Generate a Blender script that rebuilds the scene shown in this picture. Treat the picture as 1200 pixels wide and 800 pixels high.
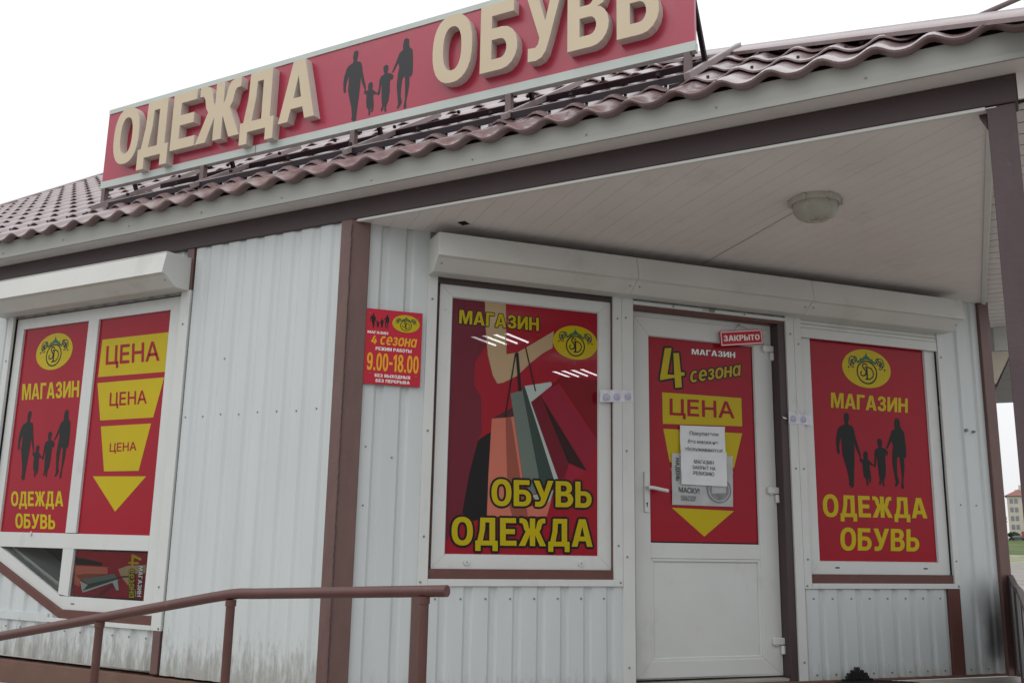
import bpy, bmesh, math, random
from mathutils import Vector, Matrix
from mathutils.geometry import tessellate_polygon
random.seed(7)
for o in list(bpy.data.objects): bpy.data.objects.remove(o)
SC = bpy.context.scene
COL = SC.collection
# ------------------------------------------------------------------ camera
# building frame: origin = outer corner where the front wall meets the angled entrance wall,
# x along the front wall, y into the building, z up from the door sill (metres)
cam_d = bpy.data.cameras.new("camera")
cam = bpy.data.objects.new("camera", cam_d); COL.objects.link(cam)
SC.camera = cam
cam_d.sensor_fit = 'HORIZONTAL'; cam_d.sensor_width = 36.0; cam_d.lens = 33.6
cam_d.clip_start = 0.05; cam_d.clip_end = 3000
_R = ((0.8783747, 0.0827999, 0.4707463), (0.4776392, -0.1888375, -0.8580217), (0.0178505, 0.9785114, -0.2054185))
cam.matrix_world = Matrix.Translation((3.120, -3.885, 0.728)) @ Matrix(_R).to_4x4()
# ------------------------------------------------------------------ world + sun (overcast)
W = bpy.data.worlds.new("World"); SC.world = W; W.use_nodes = True
SUN_EL, SUN_AZ = math.radians(52), math.radians(205)     # azimuth clockwise from +y
nt = W.node_tree; nt.nodes.clear()
out = nt.nodes.new("ShaderNodeOutputWorld"); bg = nt.nodes.new("ShaderNodeBackground")
sky = nt.nodes.new("ShaderNodeTexSky"); sky.sky_type = 'NISHITA'; sky.sun_disc = False
sky.sun_elevation = SUN_EL; sky.sun_rotation = SUN_AZ; sky.dust_density = 4.0; sky.air_density = 1.0
hs = nt.nodes.new("ShaderNodeHueSaturation"); hs.inputs["Saturation"].default_value = 0.10
nt.links.new(sky.outputs[0], hs.inputs["Color"])
tc = nt.nodes.new("ShaderNodeTexCoord"); sep = nt.nodes.new("ShaderNodeSeparateXYZ")
nt.links.new(tc.outputs["Generated"], sep.inputs[0])
rmp = nt.nodes.new("ShaderNodeMapRange"); rmp.inputs[1].default_value = 0.0; rmp.inputs[2].default_value = 1.0
rmp.inputs[3].default_value = 10.0; rmp.inputs[4].default_value = 15.5
nt.links.new(sep.outputs[2], rmp.inputs[0])
clouds = nt.nodes.new("ShaderNodeTexNoise"); clouds.inputs["Scale"].default_value = 2.2; clouds.inputs["Detail"].default_value = 3
nt.links.new(tc.outputs["Generated"], clouds.inputs["Vector"])
cm = nt.nodes.new("ShaderNodeMapRange"); cm.inputs[3].default_value = 0.93; cm.inputs[4].default_value = 1.07
nt.links.new(clouds.outputs[0], cm.inputs[0])
mm = nt.nodes.new("ShaderNodeMath"); mm.operation = 'MULTIPLY'
nt.links.new(rmp.outputs[0], mm.inputs[0]); nt.links.new(cm.outputs[0], mm.inputs[1])
tint = nt.nodes.new("ShaderNodeVectorMath"); tint.operation = 'SCALE'; tint.inputs[0].default_value = (0.985, 1.0, 1.02)
nt.links.new(mm.outputs[0], tint.inputs["Scale"])
mixw = nt.nodes.new("ShaderNodeMix"); mixw.data_type = 'RGBA'; mixw.inputs[0].default_value = 0.8
nt.links.new(hs.outputs[0], mixw.inputs[6]); nt.links.new(tint.outputs[0], mixw.inputs[7])
nt.links.new(mixw.outputs[2], bg.inputs[0]); nt.links.new(bg.outputs[0], out.inputs[0])
bg.inputs[1].default_value = 0.10
sd = bpy.data.lights.new("sun", 'SUN'); sd.energy = 0.5; sd.angle = math.radians(45); sd.color = (1.0, 0.97, 0.92)
sun = bpy.data.objects.new("sun", sd); COL.objects.link(sun); sun.location = (0, -20, 30)
_d = Vector((math.sin(SUN_AZ) * math.cos(SUN_EL), math.cos(SUN_AZ) * math.cos(SUN_EL), math.sin(SUN_EL)))
sun.rotation_euler = (-_d).to_track_quat('-Z', 'Y').to_euler()
SC.view_settings.view_transform = 'Standard'; SC.view_settings.look = 'None'
SC.view_settings.gamma = 1.0; SC.view_settings.use_curve_mapping = False
SC.view_settings.exposure = 0.05
SC.cycles.max_bounces = 8; SC.cycles.diffuse_bounces = 4; SC.cycles.transparent_max_bounces = 12
SC.cycles.use_denoising = True
# ------------------------------------------------------------------ materials
MATS = {}
def _nodes(name):
    m = bpy.data.materials.new(name); m.use_nodes = True
    n = m.node_tree; b = n.nodes["Principled BSDF"]; MATS[name] = m
    return m, n, b
def mat(name, col, rough=0.5, spec=0.5, metal=0.0, var=0.08, scale=6.0, stretch=(1, 1, 1), bump=0.0, bscale=60.0,
        dirt=None, dirt_scale=3.0, dirt_lo=0.55, dirt_hi=0.75, dirt_stretch=(1, 1, 1), film=0.0, emit=None, estr=0.0, rvar=0.06):
    """principled paint with uneven colour, optional blotchy dirt of its own shape and fine bump"""
    m, n, b = _nodes(name); L = n.links.new
    geo = n.nodes.new("ShaderNodeNewGeometry")
    mp = n.nodes.new("ShaderNodeMapping"); mp.inputs["Scale"].default_value = stretch
    L(geo.outputs["Position"], mp.inputs["Vector"])
    no = n.nodes.new("ShaderNodeTexNoise"); no.inputs["Scale"].default_value = scale; no.inputs["Detail"].default_value = 5
    L(mp.outputs[0], no.inputs["Vector"])
    mr = n.nodes.new("ShaderNodeMapRange"); mr.inputs[1].default_value = 0.25; mr.inputs[2].default_value = 0.75
    mr.inputs[3].default_value = 1 - var; mr.inputs[4].default_value = 1 + var
    L(no.outputs[0], mr.inputs[0])
    sc = n.nodes.new("ShaderNodeVectorMath"); sc.operation = 'SCALE'; sc.inputs[0].default_value = col
    L(mr.outputs[0], sc.inputs["Scale"])
    last = sc.outputs[0]
    if dirt:
        for i, (dcol, lo, hi, ds, dst, amt) in enumerate(dirt):
            mp2 = n.nodes.new("ShaderNodeMapping"); mp2.inputs["Scale"].default_value = dst; mp2.inputs["Location"].default_value = (i * 3.1, i * 1.7, 0)
            L(geo.outputs["Position"], mp2.inputs["Vector"])
            dn = n.nodes.new("ShaderNodeTexNoise"); dn.inputs["Scale"].default_value = ds; dn.inputs["Detail"].default_value = 7; dn.inputs["Roughness"].default_value = 0.65
            L(mp2.outputs[0], dn.inputs["Vector"])
            dr = n.nodes.new("ShaderNodeMapRange"); dr.inputs[1].default_value = lo; dr.inputs[2].default_value = hi; dr.inputs[4].default_value = amt
            L(dn.outputs[0], dr.inputs[0])
            mx = n.nodes.new("ShaderNodeMix"); mx.data_type = 'RGBA'
            L(dr.outputs[0], mx.inputs[0]); L(last, mx.inputs[6]); mx.inputs[7].default_value = (*dcol, 1)
            last = mx.outputs[2]
    L(last, b.inputs["Base Color"])
    b.inputs["Metallic"].default_value = metal
    b.inputs["Specular IOR Level"].default_value = spec
    rr = n.nodes.new("ShaderNodeMapRange"); rr.inputs[3].default_value = max(0.03, rough - rvar); rr.inputs[4].default_value = min(1, rough + rvar)
    L(no.outputs[0], rr.inputs[0]); L(rr.outputs[0], b.inputs["Roughness"])
    if bump > 0:
        bn = n.nodes.new("ShaderNodeTexNoise"); bn.inputs["Scale"].default_value = bscale; bn.inputs["Detail"].default_value = 4
        L(geo.outputs["Position"], bn.inputs["Vector"])
        bp = n.nodes.new("ShaderNodeBump"); bp.inputs["Strength"].default_value = bump; bp.inputs["Distance"].default_value = 0.01
        L(bn.outputs[0], bp.inputs["Height"]); L(bp.outputs[0], b.inputs["Normal"])
    if emit:
        b.inputs["Emission Color"].default_value = (*emit, 1); b.inputs["Emission Strength"].default_value = estr
    if film > 0:                       # perforated window film: a little of the lit room shows through
        tr = n.nodes.new("ShaderNodeBsdfTransparent"); ms = n.nodes.new("ShaderNodeMixShader"); ms.inputs[0].default_value = film
        o = [q for q in n.nodes if q.type == 'OUTPUT_MATERIAL'][0]
        L(b.outputs[0], ms.inputs[1]); L(tr.outputs[0], ms.inputs[2]); L(ms.outputs[0], o.inputs[0])
    return m
GRIME = (0.20, 0.18, 0.14)
mat('sheet_white', (0.525, 0.56, 0.562), 0.42, 0.4, var=0.04, scale=3, stretch=(3, 3, .5), bump=0.06, bscale=9,
    dirt=[(GRIME, .64, .84, 2.0, (6, 6, .4), .14), ((.16, .12, .08), .70, .80, 9, (3, 3, .8), .45)])
mat('sheet_grey', (0.33, 0.35, 0.36), 0.5, 0.4, var=0.08, scale=4)
mat('pvc', (0.565, 0.58, 0.57), 0.38, 0.45, var=0.03, scale=4, dirt=[(GRIME, .60, .85, 5, (1, 1, .6), .30)])
mat('shutter_white', (0.57, 0.575, 0.55), 0.45, 0.4, var=0.04, scale=3, dirt=[(GRIME, .55, .80, 4, (1, 1, 1), .30)])
mat('guide_white', (0.56, 0.575, 0.565), 0.45, 0.4, var=0.04, scale=5, dirt=[(GRIME, .6, .82, 6, (2, 2, .5), .35)])
mat('soffit', (0.70, 0.655, 0.64), 0.5, 0.35, var=0.05, scale=2, dirt=[((.25, .21, .18), .58, .82, 3, (1, 1, 1), .35)])
mat('fascia_grey', (0.31, 0.315, 0.29), 0.5, 0.4, var=0.06, scale=2, dirt=[((.22, .19, .15), .55, .8, 3, (.7, 2, 3), .40), ((.12, .1, .08), .70, .78, 14, (1, 1, 1), .5)])
mat('rail_brown', (0.098, 0.041, 0.035), 0.38, 0.40, var=0.10, scale=9, bump=0.1, bscale=60, dirt=[((.20, .12, .10), .6, .8, 7, (1, 1, 1), .5)])
mat('post_paint', (.072, .046, .052), .45, .4, var=.15, scale=6, stretch=(2, 2, .7), bump=.12, bscale=40, dirt=[((.15, .035, .03), .62, .76, 6, (1, 1, .5), .6), ((.25, .24, .25), .70, .78, 16, (1, 1, .6), .6)])
mat('cream', (.62, .56, .46), .5, .3)
mat('steel_light', (.34, .28, .28), .4, .5, var=.12, scale=9, dirt=[((.2, .1, .07), .6, .75, 8, (1, 1, 1), .6)])
mat('brown_paint', (0.128, 0.071, 0.063), 0.45, 0.45, var=0.14, scale=7, stretch=(2, 2, .6), bump=0.12, bscale=45,
    dirt=[((.20, .13, .11), .55, .75, 5, (2, 2, .5), .5), ((.20, .07, .03), .66, .76, 8, (1, 1, .6), .6)])
mat('brown_dark', (0.058, 0.038, 0.040), 0.5, 0.4, var=0.12, scale=5, bump=0.08)
mat('brown_sill', (0.115, 0.044, 0.036), 0.5, 0.4, var=0.10, scale=8, dirt=[((.2, .14, .11), .6, .8, 6, (1, 1, 1), .5)])
mat('roof_tile', (0.185, 0.115, 0.118), 0.20, 1.0, var=0.18, scale=3.5, dirt=[((.36, .29, .285), .48, .74, 3.5, (1, 1, 1), .42), ((.09, .06, .06), .64, .78, 7, (1, 1, 1), .5)], bump=0.05, bscale=25)
mat('steel_dark', (0.026, 0.018, 0.023), 0.6, 0.15, var=0.15, scale=9)
mat('steel_brown', (0.13, 0.085, 0.085), 0.5, 0.5, var=0.15, scale=9, dirt=[((.2, .09, .05), .62, .75, 9, (1, 1, 1), .6)])
mat('sign_red', (0.36, 0.022, 0.055), 0.30, 0.6, var=0.05, scale=2, dirt=[((.46, .16, .18), .55, .85, 1.6, (1, 1, 1), .35)])
mat('sign_alu', (0.47, 0.52, 0.49), 0.42, 0.5, var=0.05, scale=4, dirt=[(GRIME, .6, .85, 6, (1, 1, 1), .3)])
mat('letter_face', (0.57, 0.47, 0.325), 0.4, 0.45, var=0.06, scale=3, dirt=[((.36, .27, .17), .58, .82, 4, (1, 1, 1), .4)])
mat('letter_side', (0.58, 0.54, 0.49), 0.5, 0.4, var=0.08, scale=5, dirt=[((.17, .15, .12), .60, .85, 7, (1, 1, 1), .45)])
mat('silhouette', (0.022, 0.026, 0.030), 0.4, 0.3)
V = dict(red=(.305, .011, .024), maroon=(.135, .030, .050), tan=(.43, .31, .18), deepred=(.185, .005, .010), crimson=(.25, .014, .036),
         wine=(.14, .012, .022), blackbrown=(.030, .012, .012), rose=(.30, .016, .04), black=(.012, .013, .013), darkbrown=(.07, .022, .022),
         salmon=(.52, .155, .105), rust=(.27, .075, .052), teal=(.13, .165, .145), darkteal=(.035, .060, .052), palegrey=(.40, .46, .44),
         paleteal=(.33, .40, .37), yellow=(.47, .365, .006), lettering_red=(.30, .008, .022), white=(.78, .78, .76), green=(.03, .12, .06),
         ochre=(.42, .31, .02), darkline=(.05, .045, .01), orange=(.72, .36, .02))
for k, c in V.items():
    mat('film_' + k, c, 0.18, 0.16, var=0.05, scale=3, bump=.05, bscale=5)
    mat('perf_' + k, c, 0.20, 0.14, var=0.03, scale=3, film=0.45 if k == 'maroon' else 0.10, bump=.05, bscale=5)
mat('plate_red', (.46, .010, .030), 0.3, 0.25, var=0.03)
mat('paper', (.66, .68, .70), 0.7, 0.2, var=0.05, scale=12, bump=0.25, bscale=35)
mat('paper_grey', (.42, .43, .43), 0.6, 0.3, var=0.12, scale=14, bump=0.2, bscale=30)
mat('ink', (.10, .10, .11), 0.7, 0.2)
mat('ink_grey', (.22, .22, .23), 0.7, 0.2, var=0.25, scale=40)
mat('stamp_blue', (.40, .40, .56), 0.7, 0.2, var=0.3, scale=90)
mat('tape', (.62, .62, .68), 0.5, 0.4, var=0.08, scale=30, bump=0.3, bscale=60)
mat('tape_clear', (.55, .55, .6), 0.15, 0.6, film=0.75)
mat('rubber', (.018, .018, .019), 0.6, 0.4)
mat('screw', (.20, .19, .175), 0.45, 0.5, metal=0.3)
mat('zinc', (.35, .35, .34), 0.4, 0.5, metal=0.6)
mat('concrete', (.36, .34, .315), 0.85, 0.2, var=0.18, scale=5, bump=0.3, bscale=40)
mat('plinth_brown', (.15, .085, .065), 0.6, 0.3, var=0.12, scale=6, dirt=[((.22, .16, .11), .55, .8, 5, (1, 1, 3), .5)])
mat('gap_dark', (.02, .018, .017), 0.8, 0.1)
mat('interior', (.30, .29, .28), 0.8, 0.2, var=0.1)
mat('lamp_body', (.44, .43, .37), 0.5, 0.4, var=0.1, scale=20, dirt=[((.2, .16, .1), .55, .8, 20, (1, 1, 1), .5)])
mat('lamp_glass', (.36, .355, .31), 0.22, 0.6, var=0.12, scale=18)
mat('tube_light', (.8, .8, .8), 0.5, 0.2, emit=(.95, .98, 1.0), estr=7.5)
mat('brick_red', (.30, .10, .07), 0.8, 0.2, var=0.15, scale=.6)
mat('panel_hazed', (.52, .475, .42), 0.8, 0.2, var=0.06, scale=.5)  # cream wall paled, distance haze put into the colour
mat('glass_hazed', (.20, .21, .22), 0.2, 0.5)  # far panes lightened, haze put into the colour
mat('roof_red', (.25, .12, .10), 0.7, 0.2)
mat('bark', (.06, .045, .035), 0.9, 0.1); mat('leaf', (.045, .075, .03), 0.7, 0.2, var=0.4, scale=2)
def glass_mat():
    m, n, b = _nodes('pane_glass')
    b.inputs["Base Color"].default_value = (.9, .95, .95, 1); b.inputs["Roughness"].default_value = 0.03
    gl = n.nodes.new("ShaderNodeBsdfGlossy"); gl.inputs["Roughness"].default_value = 0.03
    tr = n.nodes.new("ShaderNodeBsdfTransparent"); tr.inputs[0].default_value = (.93, .96, .96, 1)
    fr = n.nodes.new("ShaderNodeFresnel"); fr.inputs[0].default_value = 1.5
    ms = n.nodes.new("ShaderNodeMixShader"); o = [q for q in n.nodes if q.type == 'OUTPUT_MATERIAL'][0]
    n.links.new(fr.outputs[0], ms.inputs[0]); n.links.new(tr.outputs[0], ms.inputs[1]); n.links.new(gl.outputs[0], ms.inputs[2])
    n.links.new(ms.outputs[0], o.inputs[0]); n.nodes.remove(b)
glass_mat()
def stain_mat():
    """entrance wall sheet: white, with run marks, rust at the foot and one soot patch by the end post"""
    src = MATS['sheet_white']; m = src.copy(); m.name = 'sheet_sooty'; MATS['sheet_sooty'] = m
    n = m.node_tree; L = n.links.new; b = n.nodes["Principled BSDF"]
    cur = b.inputs["Base Color"].links[0].from_socket
    geo = n.nodes.new("ShaderNodeNewGeometry")
    no = n.nodes.new("ShaderNodeTexNoise"); no.inputs["Scale"].default_value = 5; no.inputs["Detail"].default_value = 6
    L(geo.outputs["Position"], no.inputs["Vector"])
    def patch(c, rad, col, amt, last):
        mp = n.nodes.new("ShaderNodeMapping"); mp.vector_type = 'POINT'
        mp.inputs["Scale"].default_value = [1 / r for r in rad]; mp.inputs["Location"].default_value = [-ci / r for ci, r in zip(c, rad)]
        L(geo.outputs["Position"], mp.inputs["Vector"])
        ln = n.nodes.new("ShaderNodeVectorMath"); ln.operation = 'LENGTH'; L(mp.outputs[0], ln.inputs[0])
        ad = n.nodes.new("ShaderNodeMath"); ad.operation = 'MULTIPLY_ADD'; ad.inputs[1].default_value = 1.0
        L(no.outputs[0], ad.inputs[0]); L(ln.outputs["Value"], ad.inputs[2])
        mr = n.nodes.new("ShaderNodeMapRange"); mr.inputs[1].default_value = 0.65; mr.inputs[2].default_value = 1.6; mr.inputs[3].default_value = amt; mr.inputs[4].default_value = 0
        mr.interpolation_type = 'SMOOTHSTEP'
        L(ad.outputs[0], mr.inputs[0])
        mx = n.nodes.new("ShaderNodeMix"); mx.data_type = 'RGBA'; mx.inputs[7].default_value = (*col, 1)
        L(mr.outputs[0], mx.inputs[0]); L(last, mx.inputs[6]); return mx.outputs[2]
    e = (0.6577, 0.7533)
    cur = patch((4.27 * e[0], 4.27 * e[1], 0.22), (.12, .12, .26), (.06, .06, .06), .85, cur)
    cur = patch((4.20 * e[0], 4.20 * e[1], 0.42), (.14, .14, .22), (.25, .25, .25), .5, cur)
    L(cur, b.inputs["Base Color"])
stain_mat()
def foot_stain(srcname, newname, z0, h, col, amt):
    """splash-back dirt along the foot of a wall (belongs to the surface)"""
    m = MATS[srcname].copy(); m.name = newname; MATS[newname] = m
    n = m.node_tree; L = n.links.new; b = n.nodes["Principled BSDF"]; cur = b.inputs["Base Color"].links[0].from_socket
    geo = n.nodes.new("ShaderNodeNewGeometry"); sp = n.nodes.new("ShaderNodeSeparateXYZ"); L(geo.outputs["Position"], sp.inputs[0])
    mp = n.nodes.new("ShaderNodeMapping"); mp.inputs["Scale"].default_value = (5, 5, 1.1); L(geo.outputs["Position"], mp.inputs["Vector"])
    no = n.nodes.new("ShaderNodeTexNoise"); no.inputs["Scale"].default_value = 8; no.inputs["Detail"].default_value = 7; no.inputs["Roughness"].default_value = .7
    L(mp.outputs[0], no.inputs["Vector"])
    a = n.nodes.new("ShaderNodeMapRange"); a.inputs[1].default_value = z0; a.inputs[2].default_value = z0 + h; a.inputs[3].default_value = .62; a.inputs[4].default_value = 0
    L(sp.outputs[2], a.inputs[0])
    ad = n.nodes.new("ShaderNodeMath"); L(a.outputs[0], ad.inputs[0]); L(no.outputs[0], ad.inputs[1])
    mr = n.nodes.new("ShaderNodeMapRange"); mr.inputs[1].default_value = .86; mr.inputs[2].default_value = 1.10; mr.inputs[4].default_value = amt; L(ad.outputs[0], mr.inputs[0])
    mx = n.nodes.new("ShaderNodeMix"); mx.data_type = 'RGBA'; mx.inputs[7].default_value = (*col, 1)
    L(mr.outputs[0], mx.inputs[0]); L(cur, mx.inputs[6]); L(mx.outputs[2], b.inputs["Base Color"])
foot_stain('sheet_white', 'sheet_front', -.02, .50, (.17, .14, .10), .55)
foot_stain('sheet_sooty', 'sheet_entry', -.05, .22, (.18, .15, .12), .30)
def ground_mat(name, c1, c2, scale):
    m, n, b = _nodes(name); L = n.links.new
    geo = n.nodes.new("ShaderNodeNewGeometry"); no = n.nodes.new("ShaderNodeTexNoise"); no.inputs["Scale"].default_value = scale; no.inputs["Detail"].default_value = 8
    L(geo.outputs["Position"], no.inputs["Vector"])
    cr = n.nodes.new("ShaderNodeValToRGB"); cr.color_ramp.elements[0].color = (*c1, 1); cr.color_ramp.elements[1].color = (*c2, 1)
    cr.color_ramp.elements[0].position = .35; cr.color_ramp.elements[1].position = .65
    L(no.outputs[0], cr.inputs[0]); L(cr.outputs[0], b.inputs["Base Color"]); b.inputs["Roughness"].default_value = .95
    b.inputs["Specular IOR Level"].default_value = .1
ground_mat('dirt_ground', (.23, .215, .195), (.32, .305, .285), .6)
ground_mat('meadow', (.075, .105, .04), (.13, .16, .07), .12)
ground_mat('meadow_dry', (.14, .17, .08), (.34, .34, .26), .3)
# ------------------------------------------------------------------ geometry helpers
E_DIR = Vector((0.6577, 0.7533, 0)).normalized(); E_OUT = Vector((E_DIR.y, -E_DIR.x, 0))
def FE(u, z, d=0.0): return E_DIR * u + E_OUT * d + Vector((0, 0, z))     # entrance wall: along, up, outwards
def FF(x, z, d=0.0): return Vector((x, -d, z))                            # front wall
class MB:
    def __init__(s): s.v = []; s.f = []; s.m = []; s.mats = []
    def mi(s, m):
        if m not in s.mats: s.mats.append(m)
        return s.mats.index(m)
    def face(s, pts, m):
        i = len(s.v); s.v += [Vector(p) for p in pts]; s.f.append(tuple(range(i, i + len(pts)))); s.m.append(s.mi(m))
    def mesh(s, verts, faces, m):
        i = len(s.v); s.v += [Vector(p) for p in verts]; k = s.mi(m)
        for f in faces: s.f.append(tuple(i + q for q in f)); s.m.append(k)
    def poly(s, F, pts, d, m):
        """flat polygon in a wall frame at offset d (any simple outline)"""
        P = [Vector((a, b, 0)) for a, b in pts]
        tri = tessellate_polygon([P]); V_ = [F(a, b, d) for a, b in pts]
        area = sum(pts[i][0] * pts[(i + 1) % len(pts)][1] - pts[(i + 1) % len(pts)][0] * pts[i][1] for i in range(len(pts)))
        out = []
        for t in tri:
            a, b, c = (P[k] for k in t)
            out.append(t if (b - a).cross(c - a).z > 0 else t[::-1])
        s.mesh(V_, out, m)
    def poly_holed(s, F, loops, d, m):
        P = [[Vector((a, b, 0)) for a, b in l] for l in loops]; fl = [v for l in P for v in l]; out = []
        for t in tessellate_polygon(P):
            a, b, c = (fl[k] for k in t); out.append(tuple(t) if (b - a).cross(c - a).z > 0 else tuple(t[::-1]))
        s.mesh([F(v.x, v.y, d) for v in fl], out, m)
    def prism(s, F, pts, d0, d1, m, mside=None):
        """outline in a wall frame extruded from offset d0 to d1"""
        n = len(pts); P = [Vector((a, b, 0)) for a, b in pts]
        area = sum(P[i].x * P[(i + 1) % n].y - P[(i + 1) % n].x * P[i].y for i in range(n))
        if area < 0: pts = pts[::-1]; P = P[::-1]
        V_ = [F(a, b, d0) for a, b in pts] + [F(a, b, d1) for a, b in pts]
        hi, lo = (n, 0) if d1 > d0 else (0, n)
        caps = []
        if n == 4:
            caps = [tuple(hi + i for i in range(4)), tuple(lo + i for i in (3, 2, 1, 0))]
        else:
            for t in tessellate_polygon([P]):
                a, b, c = (P[k] for k in t); t = t if (b - a).cross(c - a).z > 0 else t[::-1]
                caps += [tuple(hi + k for k in t), tuple(lo + k for k in t[::-1])]
        s.mesh(V_, caps, m)
        s.mesh(V_, [(lo + i, lo + (i + 1) % n, hi + (i + 1) % n, hi + i) for i in range(n)], mside or m)
    def box(s, F, u0, u1, z0, z1, d0, d1, m): s.prism(F, [(u0, z0), (u1, z0), (u1, z1), (u0, z1)], d0, d1, m)
    def wbox(s, a, b, m):
        x0, y0, z0 = a; x1, y1, z1 = b
        V_ = [(x0, y0, z0), (x1, y0, z0), (x1, y1, z0), (x0, y1, z0), (x0, y0, z1), (x1, y0, z1), (x1, y1, z1), (x0, y1, z1)]
        s.mesh(V_, [(3, 2, 1, 0), (4, 5, 6, 7), (0, 1, 5, 4), (1, 2, 6, 5), (2, 3, 7, 6), (3, 0, 4, 7)], m)
    def bar(s, p, q, w, h, m, up=(0, 0, 1)):
        p = Vector(p); q = Vector(q); t = (q - p).normalized(); r = t.cross(Vector(up))
        r = r.normalized() if r.length > 1e-6 else Vector((1, 0, 0)); u = r.cross(t)
        V_ = [b + r * (w / 2 * i) + u * (h / 2 * j) for b in (p, q) for i, j in ((-1, -1), (1, -1), (1, 1), (-1, 1))]
        s.mesh(V_, [(0, 1, 2, 3)[::-1], (4, 5, 6, 7), (0, 1, 5, 4), (1, 2, 6, 5), (2, 3, 7, 6), (3, 0, 4, 7)], m)
    def tube(s, pts, r, m, n=14, cap=True):
        pts = [Vector(p) for p in pts]; V_ = []; F_ = []
        for i, p in enumerate(pts):
            t = (pts[min(i + 1, len(pts) - 1)] - pts[max(i - 1, 0)]).normalized()
            a = t.cross(Vector((0, 0, 1))); a = a.normalized() if a.length > 1e-3 else Vector((1, 0, 0)); b = t.cross(a)
            V_ += [p + a * (r * math.cos(2 * math.pi * k / n)) + b * (r * math.sin(2 * math.pi * k / n)) for k in range(n)]
        for i in range(len(pts) - 1):
            for k in range(n): F_.append((i * n + k, i * n + (k + 1) % n, (i + 1) * n + (k + 1) % n, (i + 1) * n + k))
        if cap: F_ += [tuple(range(n))[::-1], tuple((len(pts) - 1) * n + k for k in range(n))]
        s.mesh(V_, F_, m)
    def disc(s, F, u, z, d, r, h, m, n=10):
        s.prism(F, [(u + r * math.cos(2 * math.pi * k / n), z + r * math.sin(2 * math.pi * k / n)) for k in range(n)], d, d + h, m)
def link(name, parent=None):
    pass
def obj(name, mb, parent=None, bevel=0.0, smooth=None, seg=2):
    root = parent
    while root is not None and root.parent is not None: root = root.parent
    off = root.location if root is not None else Vector((0, 0, 0))
    me = bpy.data.meshes.new(name)
    me.from_pydata([tuple(v - off) for v in mb.v], [], mb.f)
    for m in mb.mats: me.materials.append(MATS[m])
    me.polygons.foreach_set("material_index", mb.m)
    bm = bmesh.new(); bm.from_mesh(me); bmesh.ops.remove_doubles(bm, verts=bm.verts, dist=1e-6) if bevel or smooth else None
    bm.to_mesh(me); bm.free(); me.update()
    o = bpy.data.objects.new(name, me); COL.objects.link(o)
    if parent is not None: o.parent = parent
    if bevel:
        b = o.modifiers.new("bevel", 'BEVEL'); b.width = bevel; b.segments = seg; b.limit_method = 'ANGLE'; b.angle_limit = math.radians(35)
    if smooth:
        try: me.shade_smooth()
        except Exception: pass
        try: me.set_sharp_from_angle(angle=math.radians(smooth))
        except Exception: pass
    return o
def thing(name, label, cat, loc, group=None):
    o = bpy.data.objects.new(name, None); o.empty_display_size = .2; COL.objects.link(o); o.location = loc
    o['label'] = label; o['category'] = cat
    if group: o['group'] = group
    return o
def tag(o, label, cat, group=None):
    o['label'] = label; o['category'] = cat
    if group: o['group'] = group
    return o
def struct(name, mb, **k):
    o = obj(name, mb, None, **k); o['kind'] = 'structure'; return o
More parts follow.
